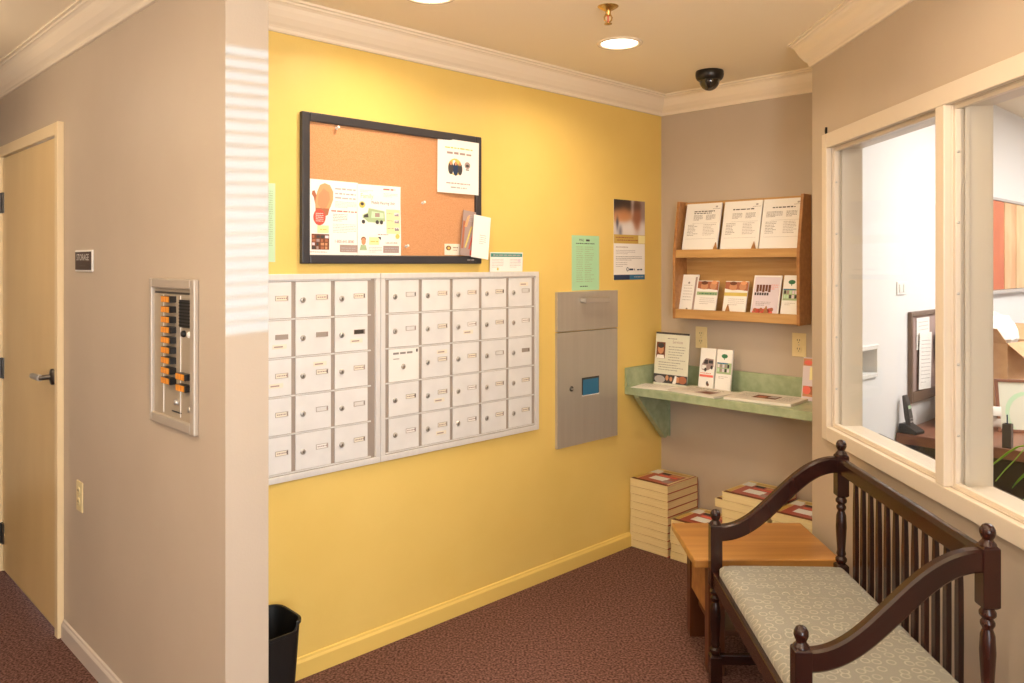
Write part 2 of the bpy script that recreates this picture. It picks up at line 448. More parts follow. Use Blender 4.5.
# ---- office window: two fixed panes
wf = MB()
FX = 1.239                                   # face of the casing
def fr(y0, y1, z0, z1, x0=FX, x1=X0): wf.box((x0, y0, z0), (x1, y1, z1), 'frame_paint')
OY1 = 3.347-.157; OY0 = WY0-.05
fr(WY1, OY1, .815, 2.025); fr(OY0, WY0, .815, 2.025); fr(WY0, WY1, WZ1, 2.025); fr(WY0, WY1, .815, WZ0)
fr(MY0, MY1, WZ0, WZ1, FX, X1)
fo = wf.build('trim_4', None, .003); fo['kind'] = 'structure'
for n, (ya, yb) in enumerate(((MY1, WY1), (WY0, MY0))):
    wd = empty('window_%d' % (n+1), (X0, ya, WZ0), 0); wd['kind'] = 'structure'
    wd['label'] = ('left pane of the office window nearest the niche', 'right pane of the office window behind the bench')[n]
    d = yb-ya; H = WZ1-WZ0
    st = MB()   # jamb lining, stops
    T = .003
    st.box((.0, 0, 0), (.116, T, H), 'frame_paint'); st.box((.0, d-T, 0), (.116, d, H), 'frame_paint')
    st.box((.0, T, 0), (.116, d-T, T), 'frame_paint'); st.box((.0, T, H-T), (.116, d-T, H), 'frame_paint')
    st.box((.004, T, T), (.020, T+.012, H-T), 'frame_paint'); st.box((.004, d-T-.012, T), (.020, d-T, H-T), 'frame_paint')
    st.box((.004, T+.012, T), (.020, d-T-.012, T+.012), 'frame_paint'); st.box((.004, T+.012, H-T-.012), (.020, d-T-.012, H-T), 'frame_paint')
    for yy in (T, d-T-.008):
        st.box((.034, yy, T), (.046, yy+.008, H-T), 'frame_paint')
    # trim on the office side
    st.box((.1145, -.02, -.03), (.122, -.001, H+.03), 'frame_paint'); st.box((.1145, d+.001, -.03), (.122, d+.02, H+.03), 'frame_paint')
    st.build('window_frame', wd, .0015)
    MB().box((.022, T, T), (.028, d-T, H-T), 'glass').build('window_pane', wd)
    for k in range(5):
        z = .15+.2027*k
        MB().lathe([(.0045, 0), (.004, .002), (.001, .003)], 'steel', (0, 0, 0), 10, 'y').build('screw', wd).location = (.012, d-T-.012, z)

# ---- small outside window (out of frame) with slatted blind: the daylight on the wall end
wd = empty('window_3', (X0, EY0, EZ0)); wd['kind'] = 'structure'
d = EY1-EY0; H = EZ1-EZ0
st = MB()
for a, b in (((0, -.04, -.04), (-.018, 0, H+.04)), ((0, d, -.04), (-.018, d+.04, H+.04)), ((0, 0, H), (-.018, d, H+.04)), ((0, 0, -.04), (-.018, d, 0))): st.box(a, b, 'frame_paint')
st.build('window_frame', wd, .002)
MB().box((.10, 0, 0), (.104, d, H), 'glass').build('window_pane', wd)
bl = MB()
pitch = .0345; n = int(H/pitch)
for k in range(n+1):
    z = H-.004-k*pitch; fk = k/n
    ang = R(32-17*min(1, fk*1.6)); hw = .0125
    dx = hw*math.cos(ang); dz = hw*math.sin(ang)
    if z-dz < .002: continue
    bl.add([(.05-dx, .004, z-dz), (.05+dx, .004, z+dz), (.05+dx, d-.004, z+dz), (.05-dx, d-.004, z-dz),
            (.05-dx, .004, z-dz-.001), (.05+dx, .004, z+dz-.001), (.05+dx, d-.004, z+dz-.001), (.05-dx, d-.004, z-dz-.001)],
           [(0,1,2,3),(7,6,5,4),(0,4,5,1),(1,5,6,2),(2,6,7,3),(3,7,4,0)], 'white_plastic')
bl.build('blind', wd)
# unseen glazed opening, added behind the camera for cool sky fill
wd = empty('window_4', ST(GS0, 1.26)); wd.rotation_euler.z = math.atan2(D1.y, D1.x); wd['kind'] = 'structure'
g = MB(); GW = GS1-GS0
g.box((0, -.03, 0), (.05, .03, GH), 'frame_paint'); g.box((GW-.05, -.03, 0), (GW, .03, GH), 'frame_paint'); g.box((.05, -.03, GH-.06), (GW-.05, .03, GH), 'frame_paint'); g.box((.05, -.03, 0), (GW-.05, .03, .2), 'frame_paint')
g.build('window_frame', wd)
MB().box((.05, -.003, .2), (GW-.05, .003, GH-.06), 'glass').build('window_pane', wd)

# ================================================================== CEILING FITTINGS
def downlight(x, y, label):
    t = thing('recessed_downlight', label, 'light', (x, y, CEIL), 0, 'recessed ceiling downlights')
    MB().lathe([(.078, -.001), (.080, -.006), (.094, -.005), (.097, -.002), (.097, 0), (.078, 0)], 'white_trim', n=40).build('trim_ring', t)
    MB().lathe([(.078, -.0005), (.07, -.0028), (.03, -.0032), (.002, -.0033)], 'lamp_lens', n=40).build('lens', t)
    return t
downlight(.452, 3.354, 'lit round recessed ceiling downlight nearest the dark dome camera')
downlight(-.284, 2.752, 'lit round recessed ceiling downlight above the cork board, cut by the top edge')

t = thing('fire_sprinkler', 'small brass fire sprinkler head hanging from the ceiling', 'sprinkler', (.347, 2.878, CEIL))
MB().lathe([(.012, -.016), (.020, -.012), (.034, -.004), (.038, -.001), (.038, 0)], 'brass', n=28).build('escutcheon', t)
s = MB(); s.lathe([(.008, -.034), (.010, -.030), (.010, -.010), (.012, -.008)], 'brass', n=16)
s.tube([(.008, 0, -.03), (.014, 0, -.040), (.012, 0, -.050), (.003, 0, -.058)], .0028, 'brass', 8); s.tube([(-.008, 0, -.03), (-.014, 0, -.040), (-.012, 0, -.050), (-.003, 0, -.058)], .0028, 'brass', 8)
s.tube([(0, 0, -.034), (0, 0, -.058)], .0028, 'red_ink', 8)
s.build('sprinkler_body', t)
d_ = MB(); d_.lathe([(.006, -.060), (.014, -.062), (.014, -.064), (.004, -.065)], 'brass', n=20); d_.build('deflector', t)

t = thing('dome_camera', 'black dome security camera mounted on the ceiling', 'camera', (.953, 3.845, CEIL))
MB().lathe([(.052, -.046), (.060, -.040), (.065, -.030), (.067, -.018), (.066, -.004), (.064, 0)], 'black_plastic', n=40).build('housing', t)
MB().lathe([(.050, -.044)]+[(.048*math.cos(a), -.046-.048*math.sin(a)) for a in [i*PI/2/8 for i in range(8)]]+[(.002, -.094)], 'smoke_dome', n=36).build('dome', t)

# ================================================================== LEFT WALL FITTINGS
t = thing('door_sign', 'small dark brown STORAGE sign with white border beside the door', 'sign', on('left', -1.215, 0, 1.522), yaw('left'))
MB().box((-.105, -.006, -.041), (.105, 0, .041), 'white_plastic').build('border', t, .004)
dd = Doc(); dd.sheet(.186, .068, 'sign_brown', .004, 1, 1, -.034); dd.text('STORAGE', 0, .002, .034, 'white_plastic', 1, 1.0)
for k in range(7): dd.ell(-.03+k*.010, -.018, .0018, .0018, 'grey_ink', 1, 8)
dd.build('name_plate', t).location.y = -.0085

def outlet(label, loc, rz):
    t = thing('power_outlet', label, 'outlet', loc, rz, 'ivory wall outlets')
    MB().box((-.036, -.006, -.058), (.036, 0, .058), 'ivory_plastic').build('cover_plate', t, .003)
    for z in (.021, -.021):
        m = MB(); m.lathe([(.016, 0), (.0165, .002), (.0155, .003)], 'ivory_plastic', (0, -.006, z), 20, 'y')
        for x in (-.006, .006): m.box((x-.0012, -.0096, z-.001), (x+.0012, -.0088, z+.008), 'ink')
        m.lathe([(.002, 0), (.002, .0006)], 'ink', (0, -.009, z-.008), 8, 'y')
        m.build('socket', t)
    m = MB(); m.lathe([(.003, 0), (.002, .001)], 'steel', (0, -.006, 0), 10, 'y'); m.build('screw', t)
outlet('ivory power outlet low on the hall wall beside the door', on('left', -1.27, 0, .617), yaw('left'))
outlet('ivory power outlet behind the leaflets on the green counter', on('back', .262, 0, 1.115), yaw('back'))
outlet('ivory power outlet at the right end of the niche above the green counter', on('back', .812, 0, 1.115), yaw('back'))

t = thing('intercom_panel', 'silver intercom panel with orange call buttons on the hall wall', 'intercom', on('left', -.345, 0, 1.242), yaw('left'))
IW, IH = .174, .224
f = MB(); b_ = .030
f.box((-IW, -.016, -IH), (-IW+b_*.7, 0, IH), 'intercom_frame'); f.box((IW-b_, -.016, -IH), (IW, 0, IH), 'intercom_frame')
f.box((-IW+b_*.7, -.016, IH-b_), (IW-b_, 0, IH), 'intercom_frame'); f.box((-IW+b_*.7, -.016, -IH), (IW-b_, 0, -IH+b_), 'intercom_frame')
f.build('frame', t, .004)
p = MB(); p.box((-IW+b_*.7, -.005, -IH+b_), (IW-b_, 0, IH-b_), 'intercom_plate')
p.box((-IW+b_*.7+.01, -.0065, IH-b_-.016), (IW-b_-.008, -.005, IH-b_-.010), 'dark_steel')
p.box((-.075, -.007, -IH+b_+.008), (-.073, -.005, IH-b_-.02), 'white_plastic'); p.box((.055, -.007, -IH+b_+.008), (.057, -.005, IH-b_-.02), 'white_plastic')
p.build('face_plate', t)
def call(x, z):
    m = MB(); m.box((x, -.024, z-.0095), (x+.068, -.005, z+.0095), 'black_plastic')
    m.box((x+.001, -.0255, z-.0085), (x+.060, -.024, z+.0085), 'orange_button')
    for q in (.019, .039): m.box((x+q, -.0258, z-.0085), (x+q+.0014, -.0255, z+.0085), 'dark_orange')
    m.build('call_button', t)
for k in range(9): call(-.047, 1.404-.0306*k-1.242)
for z in (1.182, 1.149): call(.066, z-1.242)
g = MB(); g.box((.060, -.012, .082), (.141, -.005, .163), 'black_plastic')
for k in range(8): g.box((.063, -.0145, .086+k*.0095), (.138, -.012, .090+k*.0095), 'rubber_black')
g.build('speaker_grille', t)
for x, z, c in ((.084, .063, 'black_plastic'), (.130, .063, 'white_plastic'), (.061-.03, -.144, 'steel'), (.134, -.153, 'steel')):
    m = MB(); m.lathe([(.010, 0), (.010, .006), (.007, .010), (.003, .011)], c, (x, -.005, z), 16, 'y'); m.build('knob', t)
MB().box((-.01, -.0065, -.176), (.062, -.005, -.172), 'ink').build('key_slot', t)

# ================================================================== YELLOW WALL
RY = yaw('center')
# mailbox banks
def mailbank(ncol, u0, u1, c0, pitch_, label):
    t = thing('mailbox_bank', label, 'mailboxes', on('center', u0, 0, .729), RY, 'silver mailbox banks')
    W = u1-u0; H = .745; fb = .022
    f = MB(); y = -.014
    f.box((0, y, 0), (W, 0, fb), 'aluminium'); f.box((0, y, H-fb), (W, 0, H), 'aluminium')
    f.box((0, y, fb), (fb, 0, H-fb), 'aluminium'); f.box((W-fb, y, fb), (W, 0, H-fb), 'aluminium')
    f.build('frame', t, .002)
    b = MB(); b.box((fb, -.004, fb), (W-fb, 0, H-fb), 'aluminium_side')
    xa = c0-u0; rp = .1385
    za = .757-.729
    for k in range(6):
        z = za+rp*k
        b.box((xa-.014, -.0085, z-.0025), (xa+pitch_*ncol-.002, -.004, z+.0025), 'aluminium')
    b.build('door_grid', t)
    for i in range(ncol):
        for r in range(5):
            x0 = xa+i*pitch_; x1 = x0+pitch_-.017; z0 = za+rp*r+.004; z1 = z0+rp-.008
            special = (ncol == 5 and i == 0 and r == 2)
            d = MB(); d.box((x0, -.0085, z0), (x1, -.004, z1), 'white_plastic' if special else 'alu_door')
            zc = z0+.064; yy = -.0085
            if special:
                for q in range(3): d.box((x0+.02+q*.034, yy-.0006, z1-.022), (x0+.048+q*.034, yy, z1-.014), 'grey_ink')
                d.box((x0+.02, yy-.0006, z1-.042), (x0+.05, yy, z1-.038), 'pale_ink'); d.box((x1-.014, yy-.0006, z1-.018), (x1-.006, yy, z1-.006), 'ink')
            o = d.build('mailbox_door', t, .001)
            if special: o['label'] = 'blank white replacement door'
            lx, lz = (x0+.070, zc-.006) if special else (x0+.029, zc)
            l = MB(); l.lathe([(.0105, 0), (.0105, .003), (.008, .0045), (.002, .005)], 'steel', (lx, yy, lz), 18, 'y'); l.box((lx-.0012, yy-.0056, lz-.004), (lx+.0012, yy-.0048, lz+.004), 'ink')
            l.build('lock', o)
            if not special:
                s = MB(); sx = x0+.083; sz = zc+.008
                kind = random.random()
                s.box((sx, yy-.0015, sz-.009), (sx+.050, yy, sz-.0075), 'aluminium_side'); s.box((sx, yy-.0015, sz+.0075), (sx+.050, yy, sz+.009), 'aluminium_side')
                s.box((sx, yy-.0015, sz-.0075), (sx+.0015, yy, sz+.0075), 'aluminium_side'); s.box((sx+.0485, yy-.0015, sz-.0075), (sx+.050, yy, sz+.0075), 'aluminium_side')
                fill = 'cream_paper' if kind < .62 else ('aluminium' if kind < .78 else ('aluminium_side' if kind < .86 else ('dark_steel' if kind < .90 else 'paper')))
                s.box((sx+.0015, yy-.0007, sz-.0075), (sx+.0485, yy, sz+.0075), fill)
                if fill in ('cream_paper', 'paper'):
                    xx = sx+.006
                    while xx < sx+.042:
                        ww = random.uniform(.003, .009); s.box((xx, yy-.0011, sz-.002), (xx+ww, yy-.0007, sz+.002), 'mauve_ink'); xx += ww+.002
                s.box((sx+.044, yy-.0010, sz-.0065), (sx+.048, yy, sz+.0065), random.choice(['aluminium_side', 'mauve_ink', 'dark_steel'])); s.build('name_slot', o)
                if random.random() < .18:
                    q = MB(); ax = sx-.008+random.uniform(-.02, .01); az = sz-.034 if random.random() < .5 else sz+.03
                    q.box((ax, yy-.0006, az-.008), (ax+.055, yy, az+.008), 'cream_paper'); q.box((ax+.006, yy-.001, az-.003), (ax+.04, yy-.0006, az+.002), 'mauve_ink')
                    q.build('sticker', o)
    return t
mailbank(3, -2.470, -1.903, -2.432, .1632, 'smaller silver mailbox bank of three columns, partly behind the wall end')
mailbank(5, -1.901, -1.003, -1.859, .1658, 'larger silver mailbox bank of five columns below the cork board')

# cork board
t = thing('bulletin_board', 'cork bulletin board with dark frame hanging above the mailboxes', 'bulletin board', on('center', -1.812, 0, 1.789), RY)
BW, BH = .438, .278; fw = .033
f = MB()
f.box((-BW, -.022, -BH), (-BW+fw, 0, BH), 'charcoal_frame'); f.box((BW-fw, -.022, -BH), (BW, 0, BH), 'charcoal_frame')
f.box((-BW+fw, -.022, BH-fw), (BW-fw, 0, BH), 'charcoal_frame'); f.box((-BW+fw, -.022, -BH), (BW-fw, 0, -BH+fw), 'charcoal_frame')
f.build('frame', t, .004)
MB().box((-BW+fw, -.010, -BH+fw), (BW-fw, 0, BH-fw), 'cork').build('cork_panel', t)
m = Doc(); m.words(BW-.085, BW-.045, -BH+.014, .006, 'pale_ink'); m.build('maker_mark', t).location.y = -.0224
CY = -.0105   # face of the cork
def pinned(doc, name, label, cat, u, z, w=.011, roll=0.0, deform=None, group=None, tilt=0.0, rz=0.0):
    o = doc.build(name, None, 0, deform); tag(o, label, cat, group)
    return place(o, on('center', u, w, z), RY+rz, tilt, roll)

a = Doc(); a.sheet(.209, .282)                    # left flyer (origin bottom centre)
a.poly([(-.076, .175), (-.086, .215), (-.094, .226), (-.092, .238), (-.082, .240), (-.074, .222)], 'dark_orange', 1)
a.poly([(-.078, .160), (-.080, .200), (-.072, .235), (-.060, .262), (-.040, .270), (-.018, .264), (-.004, .240), (-.004, .210), (-.016, .180), (-.030, .160)], 'orange_ink', 1)
a.poly([(-.070, .19), (-.066, .225), (-.045, .25), (-.022, .236), (-.018, .21), (-.032, .18), (-.052, .172)], 'skin_ink', 2)
a.poly([(-.078, .160), (-.078, .176), (-.02, .176), (-.026, .152), (-.040, .146)], 'dark_orange', 2)
a.ell(-.062, .142, .026, .030, 'red_ink', 3)
for k in range(5): a.words(-.078, -.046, .155-k*.007, .0022, 'paper', 4)
for k, z in enumerate((.250, .232, .216)): a.words(.004, .095, z, .006, 'pale_ink')
a.para(.004, .098, .203, 5, .002, .005); a.words(-.012, .1, .166, .0055, 'pale_red'); a.para(-.004, .06, .155, 5, .0024, .006, 'mauve_ink')
a.rect(-.070, .084, -.022, .112, 'pale_yellow'); a.words(-.06, -.03, .096, .004, 'yellow_ink', 2)
a.rect(-.094, .022, -.020, .080, 'brown_ink')
for k in range(16): a.rect(-.092+(k % 4)*.018, .024+(k//4)*.0136, -.092+(k % 4)*.018+random.uniform(.008, .016), .024+(k//4)*.0136+.010, random.choice(['skin_ink', 'mauve_ink', 'dark_orange', 'ink', 'lilac_ink']), 2)
a.para(-.004, .098, .118, 6, .002, .006); a.text('1-800-641-8080', .046, .049, .0165, 'pale_red', 1, .82); a.rect(.026, .014, .104, .042, 'mauve_ink'); a.words(.032, .098, .028, .004, 'pale_ink', 2); a.words(.032, .09, .019, .004, 'pale_ink', 2)
a.para(-.1, .02, .012, 1, .0024, .006, 'pale_red')
pinned(a, 'flyer', 'white flyer with an orange mitten and red circle at the left of the cork board', 'flyer', -2.113, 1.541, .0118, .006)

a = Doc(); a.sheet(.204, .279)
a.words(.018, .075, .262, .007, 'pale_red'); a.para(-.09, -.03, .255, 2); a.para(.02, .09, .247, 3)
a.text('Family', -.058, .226, .026, 'green_ink', 1, .9); a.text('Mobile Hearing Unit', .018, .205, .0165, 'ink', 1, .82)
a.ell(-.080, .200, .014, .013, 'yellow_ink', 1); a.ell(-.080, .203, .008, .006, 'ink', 2)
a.poly([(-.080, .135), (-.078, .160), (-.055, .170), (-.050, .188), (.024, .178), (.026, .138), (-.02, .132)], 'green_ink', 1)
a.poly([(-.040, .150), (-.036, .176), (.018, .171), (.019, .150)], 'pale_green', 2); a.rect(-.022, .154, .000, .170, 'mauve_ink', 3)
a.poly([(-.074, .150), (-.072, .160), (-.054, .166), (-.052, .152)], 'ink', 2)
a.poly([(-.096, .138), (-.092, .152), (-.078, .150), (-.060, .138), (-.05, .130), (-.09, .132)], 'paper', 2)
for x in (-.076, -.012, .008): a.ell(x, .134, .008, .008, 'ink', 3)
a.rect(.032, .090, .098, .186, 'pale_yellow')
for z in (.168, .140, .110):
    a.rect(.070, z-.008, .094, z+.006, 'lilac_ink', 2)
    for k in range(4): a.rect(.072+k*.005, z-.008, .075+k*.005, z-.008+random.uniform(.004, .012), 'ink', 3)
    a.words(.036, .066, z, .003, 'grey_ink', 2)
a.ell(.084, .080, .010, .010, 'yellow_ink', 3)
a.poly([(-.094, .024), (-.088, .044), (-.066, .044), (-.060, .024)], 'green_ink'); a.ell(-.076, .058, .010, .014, 'skin_ink', 2); a.ell(-.076, .066, .011, .010, 'brown_ink', 1)
a.rect(-.050, .045, -.004, .075, 'pale_yellow'); a.words(-.044, -.008, .056, .005, 'yellow_ink', 2); a.poly([(-.010, .076), (.004, .076), (.004, .064)], 'ink', 3)
a.words(-.010, .04, .084, .004, 'mauve_ink'); a.text('1-800-641-8080', .054, .050, .010, 'pale_red', 1, .95); a.rect(.016, .014, .092, .042, 'mauve_ink'); a.words(.022, .086, .030, .004, 'pale_ink', 2); a.words(.022, .086, .020, .004, 'pale_ink', 2)
a.para(-.052, .01, .034, 4, .002, .006)
pinned(a, 'flyer', 'white flyer with a green van, right of the mitten flyer on the cork board', 'flyer', -1.908, 1.540, .0152, -.004, lambda x, y, z: (x, y-.004*max(0, -x-.08)/.02*0-.0015*math.sin(z*22), z))

a = Doc(); a.sheet(.2235, .228)
a.words(-.075, .075, .190, .006, 'yellow_ink'); a.words(-.065, .068, .166, .010, 'mauve_ink')
a.ell(-.022, .112, .037, .036, 'yellow_ink', 1); a.ell(-.045, .105, .014, .026, 'ink', 2); a.ell(-.020, .104, .014, .030, 'navy_ink', 2); a.ell(.004, .104, .013, .026, 'ink', 2)
for x in (-.045, -.020, .003): a.ell(x, .126, .006, .008, 'skin_ink', 3)
a.ell(.046, .124, .016, .015, 'mauve_ink', 1); a.ell(.046, .122, .010, .006, 'ink', 2); a.rect(.036, .102, .056, .108, 'grey_ink')
a.words(-.068, .062, .040, .005, 'mauve_ink'); a.words(-.045, .042, .022, .006, 'pale_ink')
pinned(a, 'flyer', 'white notice with a yellow round emblem at the top right of the cork board', 'flyer', -1.5065, 1.811, .0235, .008, lambda x, y, z: (x, y+.008*max(0, (-x-.02))/.09, z))

a = Doc(); a.sheet(.083, .048, 'cream_paper', .0012, 2, 2); a.ell(-.020, .030, .014, .010, 'brown_ink'); a.ell(-.020, .030, .007, .006, 'yellow_ink', 2); a.words(.004, .034, .030, .004, 'brown_ink'); a.words(.004, .03, .02, .003, 'brown_ink')
pinned(a, 'business_card', 'tan business card in the lower right corner of the cork board', 'card', -1.5355, 1.548, .0125)
a = Doc(); a.sheet(.082, .196, 'mauve_ink', .002, 4, 6, 0)
a.rect(-.038, .03, -.026, .15, 'dark_orange'); a.poly([(-.020, .035), (-.012, .035), (.016, .130), (.008, .130)], 'yellow_ink'); a.poly([(.002, .030), (.010, .030), (.036, .128), (.028, .128)], 'red_ink', 1); a.rect(.012, .004, .036, .026, 'red_ink', 2)
a.poly([(-.030, .125), (-.016, .125), (-.002, .180), (-.016, .170)], 'orange_ink', 2); a.para(-.01, .034, .176, 4, .003, .008, 'pale_ink')
pinned(a, 'brochure', 'grey brochure with red and yellow stripes tucked in the cork board corner', 'brochure', -1.466, 1.545, .030, .10, lambda x, y, z: (x+.010*z/.2, y-.012*(.5-x/.082)*0, z), tilt=R(-3))
a = Doc(); a.sheet(.098, .186, 'paper', .002, 4, 4); a.para(-.01, .03, .10, 5, .0025, .009, 'pale_ink')
pinned(a, 'envelope', 'white envelope sticking out past the lower right corner of the cork board', 'envelope', -1.402, 1.535, .040, .12, tilt=R(-2))

for u, z, lab in ((-2.105, 2.018, 'white pushpin in the top left corner of the cork board'), (-1.699, 1.759, 'white pushpin near the middle of the cork board'), (-1.783, 1.579, 'white pushpin just right of the green van flyer')):
    p = MB(); p.lathe([(.0006, 0), (.0006, .008), (.006, .008), (.0065, .010), (.004, .012), (.0035, .020), (.0055, .022), (.0055, .025), (.001, .026)], 'white_plastic', n=14, axis='y')
    o = tag(p.build('pushpin'), lab, 'pushpin', 'pushpins on the cork board'); place(o, on('center', u, .010, z), RY, R(-12), 0)

a = Doc(); a.sheet(.205, .088, 'paper', .0015, 4, 3); a.rect(-.098, .067, .098, .083, 'teal_ink'); a.words(-.085, .085, .072, .006, 'pale_ink', 2); a.para(-.09, -.02, .055, 6, .002, .007); a.para(.02, .09, .055, 6, .002, .007); a.ell(-.055, .012, .006, .006, 'yellow_ink', 2); a.rect(.07, .044, .088, .058, 'lilac_ink', 2)
pinned(a, 'notice_card', 'white card with a green heading standing on top of the larger mailbox bank', 'card', -1.213, 1.4752, .010, tilt=R(2))

a = Doc(); a.sheet(.13, .28, 'pale_green', .0008, 2, 4); a.para(-.04, .055, .25, 26, .003, .008, 'green_ink')
pinned(a, 'notice_sheet', 'pale green sheet on the yellow wall at the edge of the wall end', 'paper', -2.41, 1.517, .0012)

a = Doc(); a.sheet(.211, .2755, 'mint_paper', .0008, 4, 6)
a.text('MAIL', -.032, .247, .017, 'ink'); a.words(.002, .04, .247, .012, 'ink'); a.words(-.075, .07, .233, .005, 'ink')
for k in range(17):
    z = .216-k*.0108; a.words(-.072, -.016, z, .0042, 'green_ink', 1, random.uniform(.7, 1)); a.words(-.008, .068, z, .0042, 'green_ink', 1, random.uniform(.4, 1))
a.words(-.045, .015, .018, .005, 'ink')
pinned(a, 'notice_sheet', 'mint green list taped to the yellow wall above the steel drop box', 'paper', -.6505, 1.3775, .0012)

a = Doc(); a.sheet(.270, .425, 'paper', .001, 6, 8)
a.rect(-.135, .193, .135, .240, 'cover_yellow', 2); a.words(-.12, .03, .222, .006, 'dark_orange', 3); a.words(-.11, .07, .208, .006, 'dark_orange', 3)
a.rect(.075, .195, .135, .238, 'pale_yellow', 3)
a.para(-.118, .055, .172, 1, .004, .01, 'mauve_ink'); a.para(-.118, .05, .155, 3, .003, .009, 'pale_ink'); a.para(-.118, .11, .122, 3, .003, .009, 'grey_ink'); a.para(-.118, -.02, .09, 3, .003, .01, 'pale_ink')
a.ell(-.018, .056, .010, .011, 'navy_ink', 1); a.ell(-.018, .056, .006, .007, 'paper', 2); a.words(-.004, .045, .050, .010, 'navy_ink'); a.words(.065, .118, .050, .008, 'navy_ink')
a.rect(-.135, 0, .0, .027, 'navy_ink', 1); a.rect(0, 0, .135, .027, 'blue_ink', 1); a.words(.04, .12, .012, .006, 'pale_ink', 2)
o = pinned(a, 'poster', 'poster with a photo of two people and a blue bottom band, by the wall corner', 'poster', -.291, 1.426, .0014)

BLOBS = [((-.09, .40), (.05, .035), (40, 30, 30), 3), ((-.02, .40), (.035, .03), (52, 38, 34), 2.4), ((-.05, .355), (.045, .032), (206, 142, 92), 3), ((-.10, .345), (.03, .03), (214, 152, 104), 2),
         ((.065, .335), (.026, .05), (150, 92, 64), 3.2), ((.06, .395), (.03, .022), (84, 58, 48), 2.6), ((.065, .285), (.02, .016), (170, 104, 70), 1.6), ((.025, .40), (.012, .04), (222, 214, 214), 1.6), ((.118, .38), (.02, .06), (150, 128, 122), 1.6),
         ((.0, .27), (.06, .028), (236, 230, 228), 2.6), ((-.09, .27), (.04, .03), (226, 222, 222), 1.8), ((.11, .27), (.03, .035), (232, 226, 224), 2.4), ((-.105, .30), (.008, .03), (50, 50, 74), 3), ((-.08, .262), (.012, .02), (60, 60, 84), 2.6)]
def photo_print(parent):
    nx, nz = 40, 28; vs = []; fs = []; cols = []
    for j in range(nz+1):
        for i in range(nx+1):
            x = -.135+.27*i/nx; z = .240+.185*j/nz; vs.append((x, -.0006, z))
            W_ = .15; c = [190*.15, 168*.15, 160*.15]
            for (cx, cz), (sx, sz), rgb, am in BLOBS:
                g = am*math.exp(-((x-cx)/sx)**2-((z-cz)/sz)**2); W_ += g
                for q in range(3): c[q] += g*rgb[q]
            cols.append(lin(tuple(q/W_ for q in c)))
    for j in range(nz):
        for i in range(nx): k = j*(nx+1)+i; fs.append((k, k+1, k+nx+2, k+nx+1))
    me = bpy.data.meshes.new('photo'); me.from_pydata(vs, [], fs)
    at = me.color_attributes.new('print', 'FLOAT_COLOR', 'POINT')
    for k, c in enumerate(cols): at.data[k].color = c
    m = bpy.data.materials.new('photo_print'); m.use_nodes = True
    n = m.node_tree.nodes.new('ShaderNodeAttribute'); n.attribute_name = 'print'
    m.node_tree.links.new(n.outputs['Color'], m.node_tree.nodes['Principled BSDF'].inputs['Base Color'])
    m.node_tree.nodes['Principled BSDF'].inputs['Roughness'].default_value = .5
    me.materials.append(m); p = bpy.data.objects.new('photo', me); C.objects.link(p); p.parent = parent
photo_print(o)

# steel drop box
t = thing('drop_box', 'brushed steel drop box set flush in the yellow wall', 'drop box', on('center', -.645, 0, .613), RY)
W2 = .233
MB().box((-W2, -.016, 0), (W2, 0, .562), 'brushed_steel').build('lower_door', t, .002)
MB().box((-W2, -.018, .566), (W2, 0, .760), 'brushed_steel').build('drawer_front', t, .002)
hn = MB(); hz = .716
hn.box((-.070, -.058, hz-.013), (.122, -.046, hz+.013), 'steel'); hn.box((-.066, -.047, hz-.010), (-.050, -.016, hz+.010), 'steel'); hn.box((.104, -.047, hz-.010), (.120, -.016, hz+.010), 'steel')
hn.build('handle', t, .004)
w_ = MB(); w_.box((-.052, -.0175, .236), (.080, -.016, .328), 'dark_steel'); w_.box((-.046, -.0185, .240), (.075, -.0175, .318), 'blue_ink'); w_.box((-.052, -.018, .236), (.080, -.0165, .242), 'paper')
w_.build('label_window', t)
l = MB(); l.lathe([(.013, 0), (.013, .004), (.009, .008), (.003, .009)], 'dark_steel', (-.132, -.016, .283), 18, 'y'); l.box((-.140, -.030, .281), (-.126, -.024, .286), 'steel'); l.build('lock', t)
sc = Doc()
for k in range(10): x = random.uniform(-.05, .10); z = random.uniform(.07, .13); sc.rect(x, z, x+random.uniform(.006, .03), z+random.uniform(.002, .006), 'intercom_frame')
sc.build('scratches', t).location.y = -.0158

# ================================================================== NICHE: leaflet rack, green counter
RB = yaw('back')
t = thing('leaflet_rack', 'oak wall rack with two tiers of papers above the green counter', 'rack', on('back', .516, 0, 1.218), RB)
HW = .357; RH = .628
for sx in (-1, 1):
    m = MB(); x = sx*(HW-.008)
    m.xprism([(0, 0), (-.122, 0), (-.122, .352), (-.078, RH), (0, RH)], x-.008, x+.008, 'oak_shaded'); m.build('side_panel', t, .002)
MB().box((-HW+.016, -.010, 0), (HW-.016, 0, RH-.006), 'oak').build('back_panel', t)
MB().box((-HW+.016, -.024, RH-.022), (HW-.016, -.010, RH-.004), 'oak').build('top_rail', t, .002)
m = MB(); m.box((-HW+.016, -.116, .325), (HW-.016, -.010, .339), 'oak'); m.box((-HW+.016, -.118, .325), (HW-.016, -.106, .368), 'oak'); m.build('upper_shelf', t, .002)
m = MB(); m.box((-HW+.016, -.116, .006), (HW-.016, -.010, .018), 'oak'); m.box((-HW+.016, -.120, .004), (HW-.016, -.108, .052), 'oak'); m.build('lower_shelf', t, .002)
for x, z in ((-.106, .368), (.110, .368), (-.035, .052), (.175, .052)):
    m = MB(); m.add([(x-.012, -.112, z), (x+.012, -.112, z), (x+.004, -.112, z+.036), (x-.012, -.106, z), (x+.012, -.106, z), (x+.004, -.106, z+.036)], [(0,1,2),(5,4,3),(0,3,4,1),(1,4,5,2),(2,5,3,0)], 'oak_shaded'); m.build('divider', t)
